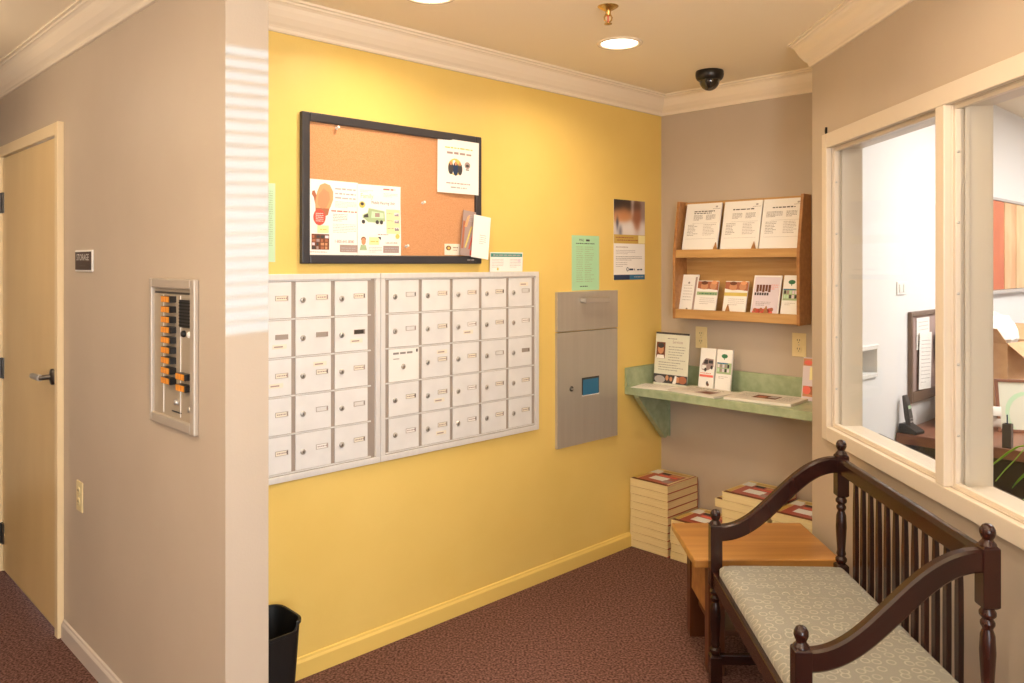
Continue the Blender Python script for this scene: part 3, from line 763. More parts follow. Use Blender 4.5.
# paper stacks, upper tier: leaning
def racked(doc, name, label, cat, u, z, w, lean, group=None):
    o = doc.build(name); tag(o, label, cat, group)
    return place(o, on('back', u, w, z), RB, -lean)
LEAN = R(12.5)
for k, (u, lab, wd) in enumerate(((.2975, 'left stack of printed forms in the upper tier of the oak rack', 'a'), (.5285, 'middle stack of printed forms in the upper tier of the oak rack', 'b'), (.7480, 'right stack of printed forms in the upper tier of the oak rack', 'c'))):
    a = Doc(); a.sheet(.213, .279, 'paper', .008, 2, 2)
    z0 = .262
    a.ell(.078, z0-.004, .007, .005, 'pale_ink'); a.words(.055, .1, z0-.016, .0025, 'grey_ink')
    a.words(-.055, .07 if k else .075, .232, .0065, 'ink', 1, .95)
    if k == 0: a.words(-.055, .05, .222, .0055, 'ink')
    zz = .212
    a.para(-.055 if k < 2 else -.085, .0, zz, 5, .003, .0062, 'grey_ink'); a.para(.02, .075, zz, 5, .003, .0062, 'grey_ink')
    a.rect(-.06, .170, .09, .1708, 'grey_ink')
    for r in range(8): a.words(-.085, -.02, .160-r*.008, .003, 'grey_ink', 1, random.uniform(.5, 1)); a.words(.01, .085, .160-r*.008, .003, 'pale_ink', 1, random.uniform(.6, 1))
    a.rect(-.09, .085, .09, .0858, 'grey_ink')
    racked(a, 'form_stack', lab, 'papers', u, 1.560, .0890, LEAN, 'form stacks in the oak rack')
LE2 = R(14)
def leaflet(u, w_, h, label, draw, z=1.2375, lean=LE2, wo=.090, th=.006):
    a = Doc(); a.sheet(w_, h, 'paper', th, 2, 2); draw(a, w_, h)
    return racked(a, 'leaflet_stack', label, 'leaflets', u, z, wo, lean, 'leaflets in the lower tier of the oak rack')
def d1_(a, w_, h):
    a.rect(w_/2-.018, 0, w_/2-.006, h-.012, 'mauve_ink'); a.ell(-.006, h-.045, .006, .006, 'grey_ink')
    for r in range(6): a.words(-w_/2+.014, w_/2-.03, h-.06-r*.016, .003, 'pale_ink')
    a.ell(0, .035, .006, .005, 'grey_ink')
def child(a, w_, h, band):
    a.rect(-w_/2, h-.052, w_/2, h-.004, 'dark_orange'); a.ell(-w_*.15, h-.030, .022, .022, 'skin_ink', 2); a.ell(w_*.27, h-.028, .020, .020, 'skin_ink', 2)
    a.ell(-w_*.15, h-.012, .020, .010, 'brown_ink', 3); a.ell(w_*.3, h-.010, .018, .010, 'orange_ink', 3); a.poly([(-w_/2, h-.056), (-w_/2, h-.040), (-.02, h-.048), (.01, h-.045), (w_/2, h-.050), (w_/2, h-.056)], 'paper', 3)
    a.rect(-w_/2, h-.078, w_/2, h-.060, band, 2)
    if band == 'green_ink': a.words(-w_/2+.02, w_/2-.005, h-.073, .006, 'deep_green', 3)
    a.para(-w_*.3, w_*.4, h-.095, 4, .0025, .010, 'pale_ink')
leaflet(.2235, .098, .222, 'grey-edged leaflet stack at the left end of the oak rack lower tier', d1_, wo=.094)
leaflet(.332, .128, .190, 'leaflet with two children and a green band in the lower tier', lambda a, w_, h: child(a, w_, h, 'green_ink'), wo=.092)
leaflet(.502, .130, .190, 'leaflet with two children and a yellow band in the lower tier', lambda a, w_, h: child(a, w_, h, 'yellow_ink'), wo=.092)
def d4_(a, w_, h):
    a.rect(-w_/2+.006, .01, w_/2-.006, h-.008, 'lilac_ink'); 
    for k in range(5): a.rect(-.055+k*.016, h-.085+(k % 2)*.004, -.055+k*.016+.013, h-.048, 'brown_ink', 2)
    for k in range(6): a.rect(-.062+k*.013, h-.102, -.062+k*.013+.010, h-.088, 'ink', 2)
    a.para(.02, .06, h-.05, 3, .003, .010, 'pale_red', 2); a.para(-.05, .03, .085, 3, .0025, .008, 'grey_ink', 2)
    for k in range(9): a.ell(-.05+k*.011, .045+random.uniform(-.004, .006), .010, .010, random.choice(['red_ink', 'dark_orange', 'cover_red']), 3)
    a.rect(-w_/2+.01, .02, w_/2-.03, .040, 'pale_red', 2)
leaflet(.668, .148, .222, 'lilac flyer with brown furniture and red fruit in the lower tier', d4_, wo=.090)
def tree(a, w_, h, gv=True):
    a.ell(0, h-.034, .018, .011, 'deep_green'); a.rect(-.002, h-.052, .002, h-.038, 'deep_green', 1)
    a.rect(-w_/2+.004, h-.125, w_/2-.001, h-.068, 'green_ink')
    for k in range(10): a.rect(-w_/2+.008+(k % 5)*.014, h-.115+(k//5)*.022, -w_/2+.008+(k % 5)*.014+.011, h-.098+(k//5)*.022, random.choice(['lilac_ink', 'ink', 'mauve_ink', 'pale_green']), 2)
    a.rect(-w_/2+.004, h-.074, w_/2-.02, h-.068, 'blue_ink', 2)
    a.para(-w_*.3, w_*.3, h-.14, 2, .0025, .008, 'pale_ink')
leaflet(.7975, .086, .224, 'green tree leaflet at the right end of the lower tier', lambda a, w_, h: tree(a, w_, h), wo=.092)

CT = .858; CD = .335
t = thing('green_counter', 'green laminate counter shelf across the back of the niche', 'counter', on('back', 0, 0, 0), RB)
m = MB(); m.box((.002, -CD, CT-.040), (1.10, -.002, CT), 'green_laminate'); m.build('worktop', t, .002)
MB().box((.002, -.020, CT), (1.10, -.002, CT+.100), 'green_laminate').build('back_splash', t, .002)
MB().box((.002, -CD, CT), (.020, -.020, CT+.100), 'green_laminate').build('side_splash', t, .002)
def bracket(x):
    m = MB(); z = CT-.040
    m.xprism([(-.002, z), (-.275, z), (-.275, z-.018), (-.035, z-.262), (-.002, z-.262)], x+.012, x+.020, 'green_laminate')
    m.xprism([(-.275, z), (-.290, z), (-.290, z-.020), (-.048, z-.268), (-.035, z-.262), (-.275, z-.018)], x, x+.032, 'green_laminate')
    m.xprism([(-.002, z), (-.012, z), (-.012, z-.262), (-.002, z-.262)], x, x+.032, 'green_laminate')
    m.build('bracket', t)
bracket(.030); bracket(1.02)

# on the counter
t = thing('sign_holder', 'standing sign with a black top edge and portrait at the left of the counter', 'sign', on('back', .170, .150, CT), RB)
a = Doc(); a.sheet(.212, .282, 'sage_paper', .003, 2, 2)
a.rect(-.106, .272, .106, .282, 'ink'); a.words(-.03, .03, .248, .004, 'grey_ink'); a.text('Services', .035, .226, .022, 'mauve_ink', 1, .9)
a.rect(-.098, .140, -.042, .228, 'brown_ink'); a.ell(-.070, .190, .019, .025, 'skin_ink', 2); a.ell(-.070, .210, .020, .014, 'ink', 3); a.poly([(-.097, .141), (-.09, .16), (-.05, .16), (-.043, .141)], 'paper', 2)
for r in range(6): a.words(-.02, .095, .205-r*.014, .0035, 'grey_ink', 1, random.uniform(.6, 1))
for r in range(4): a.words(-.08, .085, .120-r*.013, .0035, 'grey_ink', 1, random.uniform(.7, 1))
a.rect(-.106, .012, .106, .058, 'ink'); a.ell(-.066, .030, .034, .020, 'pale_ink', 2); a.ell(-.020, .040, .010, .014, 'skin_ink', 2); a.ell(.005, .036, .009, .012, 'skin_ink', 2); a.poly([(.015, .013), (.03, .056), (.05, .05), (.035, .013)], 'paper', 2); a.ell(.076, .036, .026, .020, 'dark_orange', 2); a.rect(.04, .02, .055, .05, 'skin_ink', 3)
o = a.build('insert', t); o.rotation_euler = (R(-6), 0, 0); o.location = (0, -.014, .004)
m = MB(); m.box((-.106, -.016, 0), (.106, .075, .003), 'glass'); m.xprism([(-.010, .003), (-.007, .003), (.022, .284), (.019, .284)], -.107, .107, 'glass'); m.build('holder', t)

for k, (u, lab) in enumerate(((.357, 'leaflet with a white minibus standing on the green counter'), (.455, 'leaflet with a green tree standing on the green counter'))):
    a = Doc(); w_, h = .088, .212; a.sheet(w_, h, 'paper', .012, 2, 2)
    if k == 0:
        a.poly([(-.030, .100), (-.032, .125), (-.020, .150), (-.008, .160), (.036, .156), (.038, .118), (.010, .100), (-.01, .094)], 'mauve_ink'); a.poly([(-.022, .130), (-.014, .152), (.004, .152), (.004, .130)], 'ink', 2); a.rect(.008, .134, .034, .150, 'ink', 2)
        a.poly([(-.029, .104), (-.030, .124), (-.004, .122), (-.004, .100)], 'paper', 2)
        for x, z in ((-.008, .100), (.028, .114)): a.ell(x, z, .007, .010, 'ink', 3)
        a.rect(-.040, .062, .040, .074, 'pale_red'); a.words(-.036, .03, .080, .004, 'pale_red'); a.ell(.008, .030, .006, .012, 'ink'); a.ell(.014, .024, .006, .008, 'brown_ink', 2)
    else: tree(a, w_, h)
    o = a.build('leaflet_stack'); tag(o, lab, 'leaflets', 'leaflets standing on the counter'); place(o, on('back', u, .117, CT+.003), RB, R(-9))
t = thing('leaflet_holder', 'clear leaflet holder behind the minibus and tree leaflets', 'holder', on('back', .406, .092, CT), RB)
m = MB(); m.box((-.098, -.048, 0), (.098, .03, .002), 'glass'); m.xprism([(-.004, .002), (-.001, .002), (.022, .170), (.019, .170)], -.098, .098, 'glass')
m.build('holder_body', t)
a = Doc(); a.sheet(.11, .205, 'lilac_ink', .006, 2, 2); a.rect(-.054, .165, .054, .2, 'skin_ink'); a.ell(-.03, .18, .02, .012, 'pale_red', 2); a.rect(-.04, .08, .0, .15, 'lilac_ink', 2); a.rect(-.05, .02, .05, .07, 'skin_ink', 2); a.ell(-.03, .05, .02, .02, 'pale_red', 4); a.ell(.0, .05, .04, .02, 'dark_orange', 3); a.rect(-.02, .10, .04, .16, 'pale_yellow', 3)
o = tag(a.build('brochure'), 'pink and orange brochure standing at the right end of the counter', 'brochure'); place(o, on('back', .912, .075, CT+.002), RB, R(-8), 0)
m = MB(); m.box((-.05, -.0, 0), (.05, .06, .002), 'glass'); 
def flat(doc, name, label, cat, u, w_, z, rot):
    o = doc.build(name); tag(o, label, cat)
    o.location = on('back', u, w_, z); o.rotation_euler = (R(-90), 0, RB+rot)
    o.rotation_euler = (Matrix.Rotation(RB+rot, 4, 'Z') @ Matrix.Rotation(R(-90), 4, 'X')).to_euler(); return o
a = Doc(); a.sheet(.216, .17, 'paper', .002, 2, 2, -.085); a.para(-.08, .08, .06, 8, .003, .012)
flat(a, 'paper_sheet', 'white sheets lying at the left end of the green counter', 'papers', .135, .235, CT+.0028, R(12))
a = Doc(); a.sheet(.30, .195, 'newsprint', .010, 2, 2, -.0875); a.words(-.09, .09, .06, .01, 'ink'); a.rect(.0, -.06, .10, .03, 'mauve_ink'); a.rect(.03, -.05, .09, .0, 'brown_ink', 2); a.para(-.11, -.01, .04, 9, .003, .010, 'grey_ink')
flat(a, 'newspaper', 'folded newspaper in front of the standing leaflets', 'newspaper', .405, .226, CT+.0105, R(-7))
a = Doc(); a.sheet(.33, .23, 'newsprint', .012, 2, 2, -.105); a.rect(-.06, -.03, .06, .06, 'brown_ink'); a.rect(-.04, -.02, .0, .03, 'dark_orange', 2); a.rect(.01, .0, .05, .05, 'pale_ink', 2); a.para(.07, .135, .08, 12, .003, .012, 'grey_ink'); a.para(-.135, -.07, .08, 12, .003, .012, 'grey_ink')
flat(a, 'newspaper', 'larger newspaper with a brown picture at the right of the counter', 'newspaper', .735, .190, CT+.0125, R(5))

# ================================================================== PHONE BOOKS under the counter
BKW, BKD, BKH = .243, .277, .0400
def book_proto(h):
    t = thing('phone_book', 'phone book', 'book')
    p = MB(); p.box((.002, -BKD+.0005, .0014), (BKW-.002, -.0015, h-.0014), 'paper_pages'); p.build('page_block', t)
    c = MB(); e = .0012
    c.box((0, -BKD+.003, 0), (BKW, 0, e), 'cover_red'); c.box((BKW-.003, -BKD, 0), (BKW+.0008, 0, .0042), 'cover_red'); c.box((0, -BKD, h-e), (BKW, 0, h), 'paper_pages'); c.box((0, -.0014, 0), (BKW, 0, h), 'cover_red')
    def r(x0, y0, x1, y1, m, l=1): z = h+.0004*l; c.add([(x0, y0, z), (x1, y0, z), (x1, y1, z), (x0, y1, z)], [(0, 1, 2, 3)], m)
    r(.004, -BKD+.004, BKW-.004, -BKD+.03, 'brown_ink'); r(.03, -BKD+.03, BKW-.03, -.06, 'cover_red'); r(.07, -BKD+.07, .165, -.14, 'paper', 2); r(.08, -.13, .19, -.105, 'pale_red', 2)
    r(.004, -.10, .06, -.03, 'paper', 2); r(.16, -BKD+.05, .21, -BKD+.10, 'mauve_ink', 2); r(.07, -.09, .12, -.06, 'ink', 2); r(.004, -BKD+.03, .028, -.12, 'cover_yellow', 2); r(BKW-.014, -BKD+.004, BKW-.004, -.004, 'cover_red', 3); r(.05, -.05, .22, -.02, 'cover_yellow', 3); r(.13, -.10, .20, -.07, 'orange_ink', 3)
    c.build('cover', t)
    return t
used = [False]
proto = book_proto(BKH)
ORD = ['topmost', 'second from the top', 'third from the top', 'fourth from the top', 'fifth from the top', 'sixth from the top', 'seventh from the top', 'eighth from the top', 'ninth from the top', 'tenth from the top']
def stack(u, n, where, w0=.279, jit=.0, shifts=None):
    for k in range(n):
        o = proto if not used[0] else copy_tree(proto)
        used[0] = True
        du = (shifts or {}).get(k, 0)
        p = on('back', u+du+random.uniform(-jit, jit), .016, k*(BKH+.0006)+.0004)
        o.location = p; o.rotation_euler = (0, 0, RB)
        i = n-1-k
        o['label'] = ('phone book with yellow and red cover, topmost of ' if i == 0 else 'phone book, '+ORD[i]+' of ')+where
        o['category'] = 'book'; o['group'] = 'stacked phone books'
stack(.006, 9, 'the corner stack by the yellow wall', jit=.002)
stack(.262, 5, 'the low stack behind the table edge', jit=.003)
stack(.560, 10, 'the middle stack behind the armrest', jit=.002, shifts={8: -.04})
stack(.818, 9, 'the rightmost stack under the counter', jit=.002)

# ================================================================== END TABLE
t = thing('end_table', 'low oak end table between the bench and the phone books', 'table', (.931, 3.104, 0))
TX, TY, TZ = .268, .208, .435
MB().box((-TX, -TY, TZ-.030), (TX, TY, TZ), 'table_oak').build('table_top', t, .004)
for sx in (-1, 1):
    for sy in (-1, 1):
        x = sx*(TX-.088); y = sy*(TY-.055)
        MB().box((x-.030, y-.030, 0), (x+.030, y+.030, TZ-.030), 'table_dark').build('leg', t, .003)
for sx in (-1, 1):
    x = sx*(TX-.074); MB().box((x-.010, -TY+.085, .20), (x+.010, TY-.085, TZ-.030), 'table_oak').build('side_panel', t, .002)
for sy in (-1, 1):
    y = sy*(TY-.050); MB().box((-TX+.118, y-.010, .30), (TX-.118, y+.010, TZ-.030), 'table_oak').build('apron', t, .002)
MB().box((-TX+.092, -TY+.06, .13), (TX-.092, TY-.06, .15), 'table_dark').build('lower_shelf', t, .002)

# ================================================================== BENCH
t = thing('wooden_bench', 'dark wooden spindle-back bench with patterned grey cushion below the office window', 'bench', (.928, 2.363, 0), R(-91.6))
HL, HD = .454, .2205
def finial(z, x, y):
    return [(.0200, z), (.0190, z+.004), (.0135, z+.010), (.0120, z+.014), (.0148, z+.019), (.0178, z+.028), (.0172, z+.037), (.0125, z+.046), (.0065, z+.0497), (.001, z+.0505)]
def post(x, y, blocks, turned, ztop, name):
    m = MB(); q = .0205
    for a, b in blocks:
        c = .006
        vs = []
        for z, r in ((a, q-c), (a+c, q), (b-c, q), (b, q-c)): vs += [(x-r, y-r, z), (x+r, y-r, z), (x+r, y+r, z), (x-r, y+r, z)]
        fs = [(3, 2, 1, 0), (12, 13, 14, 15)]
        for k in range(3):
            for j in range(4): fs.append((k*4+j, k*4+(j+1) % 4, (k+1)*4+(j+1) % 4, (k+1)*4+j))
        m.add(vs, fs, 'dark_wood')
    for a, b in turned:
        H = b-a
        pr = [(.0125, a-.004), (.0135, a), (.0195, a+.010), (.0195, a+.018), (.0125, a+.026), (.0165, a+.034), (.0135, a+.046), (.0165, a+H*.40), (.0185, a+H*.55), (.0165, a+H*.72), (.0115, b-.050), (.0165, b-.040), (.0165, b-.034), (.0115, b-.026), (.0190, b-.018), (.0190, b-.010), (.0130, b), (.0125, b+.004)]
        m.lathe(pr, 'dark_wood', (x, y, 0), 20)
    o = m.build(name, t, .0015)
    f = MB(); f.lathe(finial(ztop-.001, x, y), 'dark_wood', (x, y, 0), 22); f.build('finial', o)
for x in (-HL, HL):
    post(x, -HD, [(0, .13), (.365, .592)], [(.13, .365)], .592, 'front_post')
    post(x, HD, [(0, .13), (.365, .455), (.690, .841)], [(.13, .365), (.455, .690)], .841, 'back_post')
    m = MB(); n = 72; vs = []; fs = []
    hh = .0275; hw = .0165
    y0, y1 = -HD+.012, HD-.012
    P = []
    for i in range(n+1):
        q = i/n; e = q*q*(3-2*q); e = .55*e+.45*(q**3*(q*(6*q-15)+10))
        P.append(Vector((0, y0+(y1-y0)*q, .5595+(.804-.5595)*e)))
    ch = .006
    sec = [(-hw+ch, -hh), (hw-ch, -hh), (hw, -hh+ch), (hw, hh-ch), (hw-ch, hh), (-hw+ch, hh), (-hw, hh-ch), (-hw, -hh+ch)]
    for i, p in enumerate(P):
        d = (P[min(i+1, n)]-P[max(i-1, 0)]).normalized(); nr = Vector((0, -d.z, d.y))
        for a, b in sec: vs.append((x+a, p.y+nr.y*b, p.z+nr.z*b))
    for i in range(n):
        for j in range(8): fs.append((i*8+j, i*8+(j+1) % 8, (i+1)*8+(j+1) % 8, (i+1)*8+j))
    m.add(vs, fs, 'dark_wood', False); m.add(vs[:8], [tuple(range(8))[::-1]], 'dark_wood'); m.add(vs[-8:], [tuple(range(8))], 'dark_wood')
    m.build('armrest', t)
    MB().box((x-.012, -HD+.015, .095), (x+.012, HD-.015, .130), 'dark_wood').build('stretcher', t, .003)
    MB().box((x-.013, -HD+.015, .372), (x+.013, HD-.015, .425), 'dark_wood').build('side_rail', t, .003)
m = MB(); m.xprism([(HD-.013, .772), (HD+.013, .772), (HD+.016, .815), (HD+.008, .828), (HD-.008, .828), (HD-.016, .815)], -HL+.015, HL-.015, 'dark_wood'); m.build('top_rail', t, .003)
MB().box((-HL+.015, HD-.013, .385), (HL-.015, HD+.013, .425), 'dark_wood').build('back_rail', t, .003)
MB().box((-HL+.015, -HD-.014, .372), (HL-.015, -HD+.014, .428), 'dark_wood').build('front_rail', t, .003)
for k in range(12):
    x = -.326+k*(.652/11)
    m = MB(); a0, a1 = .0085, .0115
    vs = []
    for z, hw_, hy in ((.42, .0105, .007), (.55, .0120, .007), (.68, .0110, .007), (.776, .0075, .006)):
        vs += [(x-hw_, HD-hy, z), (x+hw_, HD-hy, z), (x+hw_, HD+hy, z), (x-hw_, HD+hy, z)]
    fs = [(3, 2, 1, 0), (12, 13, 14, 15)]
    for q in range(3):
        for j in range(4): fs.append((q*4+j, q*4+(j+1) % 4, (q+1)*4+(j+1) % 4, (q+1)*4+j))
    m.add(vs, fs, 'dark_wood'); m.build('back_slat', t, .002)
# cushion: rounded pad with soft creases
def pad():
    m = MB(); nx, ny = 64, 32; L, D = HL-.010, HD-.002; z0, zt = .402, .460
    vs = []; fs = []
    def pt(i, j, top):
        a = -1+2*i/nx; b = -1+2*j/ny
        # rounded-rectangle footprint
        x = a*L; y = b*D; rc = .05
        ax = max(0, abs(x)-(L-rc)); ay = max(0, abs(y)-(D-rc)); dd = math.hypot(ax, ay)
        lim = max(ax, ay)
        if dd > 0 and ax > 0 and ay > 0:
            s_ = lim/dd; x = math.copysign((L-rc)+ax*s_, x); y = math.copysign((D-rc)+ay*s_, y)
        ed = min(1, (1-max(abs(a), abs(b)))*8)
        z = zt-.016*(1-ed)**2
        z += .006*math.cos(a*PI/2)*math.cos(b*PI/2)
        for c, sl in ((-.36, .10), (.25, -.06)): z -= .0065*math.exp(-((a-c-sl*b)/.028)**2)
        return (x, y, z if top else z0)
    for top in (1, 0):
        for j in range(ny+1):
            for i in range(nx+1): vs.append(pt(i, j, top))
    N = (nx+1)*(ny+1)
    for j in range(ny):
        for i in range(nx):
            a = j*(nx+1)+i; fs.append((a, a+1, a+nx+2, a+nx+1)); fs.append((N+a, N+a+nx+1, N+a+nx+2, N+a+1))
    for i in range(nx):
        fs.append((i, N+i, N+i+1, i+1)); a = ny*(nx+1)+i; fs.append((a, a+1, N+a+1, N+a))
    for j in range(ny):
        a = j*(nx+1); fs.append((a, a+nx+1, N+a+nx+1, N+a)); a += nx; fs.append((a, N+a, N+a+nx+1, a+nx+1))
    m.add(vs, fs, 'cushion', True); o = m.build('seat_cushion', t); o['label'] = 'grey ring-patterned cushion'
pad()

# ================================================================== WASTE BIN
t = thing('waste_bin', 'black plastic waste bin against the yellow wall behind the wall end', 'bin', ST(1.238, -2.512), RY)
m = MB(); n = 64; H = .31
def rr(q, a, b, e=4.6):
    c, s = math.cos(q), math.sin(q)
    return (math.copysign(abs(c)**(2/e), c)*a, math.copysign(abs(s)**(2/e), s)*b)
vs = []; fs = []
levels = [(0, .82, 0), (.10, .87, 0), (.22, .93, 0), (H-.012, .965, 1), (H-.010, 1.0, 1), (H, 1.0, 1), (H, .945, 1), (.22, .90, 0), (.01, .78, 0)]
for z, k, rim in levels:
    for i in range(n):
        q = 2*PI*i/n; x, y = rr(q, .140*k, .102*k)
        dip = 0
        if rim: dip = .026*max(0, min(1, (.62-abs(math.cos(q)))/.10)) if math.sin(q) < 0 else 0
        vs.append((x, y, z-dip))
for l in range(len(levels)-1):
    for i in range(n): fs.append((l*n+i, l*n+(i+1) % n, (l+1)*n+(i+1) % n, (l+1)*n+i))
fs.append(tuple(range(n))[::-1]); fs.append(tuple((len(levels)-1)*n+i for i in range(n)))
m.add(vs, fs, 'rubber_black', False); m.build('bin_body', t)

m = MB(); m.box((-.003, -.008, 0), (.003, 0, .030), 'black_plastic'); m.box((-.0015, -.010, .008), (.0015, -.008, .022), 'phone_grey')
o = tag(m.build('cable_clip', None, .001), 'tiny black clip on the wall at the top left corner of the window frame', 'clip'); o.location = on('right', .158, 0, 2.027); o.rotation_euler = (0, 0, yaw('right'))

# ================================================================== OFFICE
RO = yaw('office')
t = thing('desk', 'brown-topped desk with black speckled panel behind the office window', 'desk', on('office', -1.47, 0, 0), RO)
DZ = .75
MB().box((0, -.95, DZ-.045), (1.35, -.004, DZ), 'desk_brown').build('desk_top', t, .003)
MB().box((.03, -.93, .02), (.05, -.02, DZ-.045), 'desk_black').build('end_panel', t, .002)
MB().box((1.28, -.93, 0), (1.32, -.02, DZ-.045), 'desk_black').build('end_panel', t, .002)
MB().box((.05, -.10, .25), (1.28, -.08, DZ-.045), 'desk_black').build('modesty_panel', t, .002)
m = MB(); m.box((.03, -.90, 0), (.06, -.86, .02), 'steel'); m.box((.03, -.10, 0), (.06, -.06, .02), 'steel'); m.build('glide', t)
t = thing('counter_ledge', 'black glossy counter ledge along the inside of the office window', 'counter', (1.377, 2.4, 0))
MB().prism([(0, -1.0), (.210, -1.0), (.210, 1.045), (0, .838)], .742, .780, 'desk_black').build('ledge_top', t, .003)
m = MB(); m.box((0, -.98, 0), (.02, .83, .742), 'desk_black'); m.build('support_panel', t)
t = thing('cordless_phone', 'dark cordless phone standing in its charging base on the desk', 'phone', on('office', -1.425, .052, DZ+.0005), RO+R(-8)); t.scale = (.72, .72, .95)
m = MB(); m.xprism([(.05, 0), (-.06, 0), (-.062, .014), (-.02, .030), (.02, .046), (.05, .044)], -.052, .052, 'black_plastic'); m.build('charging_base', t, .004)
m = MB(); m.xprism([(.016, .028), (-.010, .024), (-.004, .075), (.012, .135), (.030, .178), (.046, .172), (.040, .13), (.030, .07)], -.024, .024, 'phone_grey')
o = m.build('handset', t, .005)
k = MB()
for r in range(4):
    for c in range(3): k.box((-.016+c*.012, -.0085+r*.0035, .050+r*.013), (-.008+c*.012, -.004+r*.0035, .057+r*.013), 'pale_ink')
k.build('keypad', o)
k = MB(); k.box((-.015, .006, .110), (.015, .0105, .128), 'pale_green'); k.build('display', o)

t = thing('pin_board', 'dark wood framed board with papers on the office wall above the phone', 'board', on('office', -1.318, 0, .862), RO)
PW, PH = .50, .425
f = MB(); f.box((0, -.018, 0), (.024, 0, PH), 'frame_walnut'); f.box((PW-.024, -.018, 0), (PW, 0, PH), 'frame_walnut'); f.box((.024, -.018, PH-.022), (PW-.024, 0, PH), 'frame_walnut'); f.box((.024, -.018, 0), (PW-.024, 0, .050), 'frame_walnut'); f.build('frame', t, .003)
MB().box((.024, -.008, .05), (PW-.024, 0, PH-.022), 'mauve_ink').build('panel', t)
for (u, z, ww, hh_, w_, roll, lab) in ((-1.150, 1.105, .17, .150, .012, .0, 'white note pinned at the top of the office board'), (-1.150, .915, .16, .270, .020, .05, 'long white sheet pinned low on the office board')):
    a = Doc(); a.sheet(ww, hh_, 'paper', .0012, 2, 2); a.para(-ww*.35, ww*.4, hh_*.85, int(hh_/.022), .003, .018, 'pale_ink')
    o = tag(a.build('note_sheet'), lab, 'paper'); place(o, on('office', u, w_, z), RO, 0, roll)
a = Doc(); a.sheet(.06, .14, 'purple_ink', .002, 2, 2); a.rect(-.024, .02, .024, .05, 'lilac_ink')
o = tag(a.build('leaflet'), 'purple leaflet on the office board beside the window mullion', 'leaflet'); place(o, on('office', -.975, .026, 1.04), RO)

t = thing('wall_box', 'white framed recessed box low on the office wall', 'wall box', on('office', (NU0+NU1)/2, 0, (NZ0+NZ1)/2), RO)
m = MB(); a_, b_ = (NU1-NU0)/2, (NZ1-NZ0)/2; e = .018
m.box((-a_-e, -.010, -b_-e), (-a_, 0, b_+e), 'white_plastic'); m.box((a_, -.010, -b_-e), (a_+e, 0, b_+e), 'white_plastic'); m.box((-a_, -.010, b_), (a_, 0, b_+e), 'white_plastic'); m.box((-a_, -.010, -b_-e), (a_, 0, -b_), 'white_plastic')
m.build('frame', t, .002)
MB().box((-a_, .055, -b_), (a_, .07, b_), 'intercom_frame').build('back_plate', t)
t = thing('light_switch', 'white switch plate on the office wall above the pinned board', 'switch', on('office', -1.40, 0, 1.40), RO)
MB().box((-.055, -.006, -.030), (.055, 0, .030), 'white_plastic').build('cover_plate', t, .002)
for x in (-.025, .025): MB().box((x-.012, -.010, -.018), (x+.012, -.006, .018), 'white_plastic').build('rocker', t, .001)

t = thing('plank_art', 'wall art of orange and cream upright boards in the office', 'picture', on('office', -.12, 0, 1.36), RO)
AW, AH = 1.25, .515
f = MB(); f.box((0, -.035, -.022), (AW, 0, 0), 'steel_grey_frame'); f.box((0, -.035, AH), (AW, 0, AH+.016), 'steel_grey_frame'); f.box((-.02, -.035, -.022), (0, 0, AH+.016), 'steel_grey_frame'); f.box((AW, -.035, -.022), (AW+.02, 0, AH+.016), 'steel_grey_frame'); f.build('frame', t, .002)
MB().box((0, -.006, 0), (AW, 0, AH), 'brown_ink').build('backing', t)
x = 0.0
for k, (ww, c) in enumerate(((.25, 'plank_orange'), (.25, 'plank_cream'), (.26, 'plank_yellow'), (.25, 'plank_orange'), (.24, 'plank_cream'))):
    MB().box((x+.008, -.030, .002), (x+ww-.008, -.006, AH-.002), c).build('board', t, .002); x += ww

t = thing('cardboard_box', 'open brown cardboard box on the office desk behind the right pane', 'box', on('office', -.80, .215, DZ+.001), RO+R(-10))
m = MB(); a_, b_, h_ = .135, .125, .385; e = .004
m.box((-a_, -b_, 0), (a_, b_, e), 'cardboard'); m.box((-a_, -b_, e), (-a_+e, b_, h_), 'cardboard'); m.box((a_-e, -b_, e), (a_, b_, h_), 'cardboard'); m.box((-a_+e, -b_, e), (a_-e, -b_+e, h_), 'cardboard'); m.box((-a_+e, b_-e, e), (a_-e, b_, h_), 'cardboard'); m.build('carton', t)
for q in ((-1, 0), (1, 0), (0, -1), (0, 1)):
    m = MB(); A = .12
    if q[0]: x = q[0]*a_; m.add([(x, -b_, h_), (x, b_, h_), (x+q[0]*A*.8, b_, h_+A*.6), (x+q[0]*A*.8, -b_, h_+A*.6), (x, -b_, h_+e), (x, b_, h_+e), (x+q[0]*A*.8, b_, h_+A*.6+e), (x+q[0]*A*.8, -b_, h_+A*.6+e)], [(0,1,2,3),(7,6,5,4),(0,4,5,1),(1,5,6,2),(2,6,7,3),(3,7,4,0)], 'cardboard')
    else: y = q[1]*b_; m.add([(-a_, y, h_), (a_, y, h_), (a_, y+q[1]*A*(.6 if q[1] < 0 else .15), h_-A*.5*(q[1] < 0)+A*.8*(q[1] > 0)), (-a_, y+q[1]*A*(.6 if q[1] < 0 else .15), h_-A*.5*(q[1] < 0)+A*.8*(q[1] > 0)), (-a_, y, h_+e), (a_, y, h_+e), (a_, y+q[1]*A*(.6 if q[1] < 0 else .15), h_-A*.5*(q[1] < 0)+A*.8*(q[1] > 0)+e), (-a_, y+q[1]*A*(.6 if q[1] < 0 else .15), h_-A*.5*(q[1] < 0)+A*.8*(q[1] > 0)+e)], [(0,1,2,3),(7,6,5,4),(0,4,5,1),(1,5,6,2),(2,6,7,3),(3,7,4,0)], 'cardboard')
    m.build('flap', t)
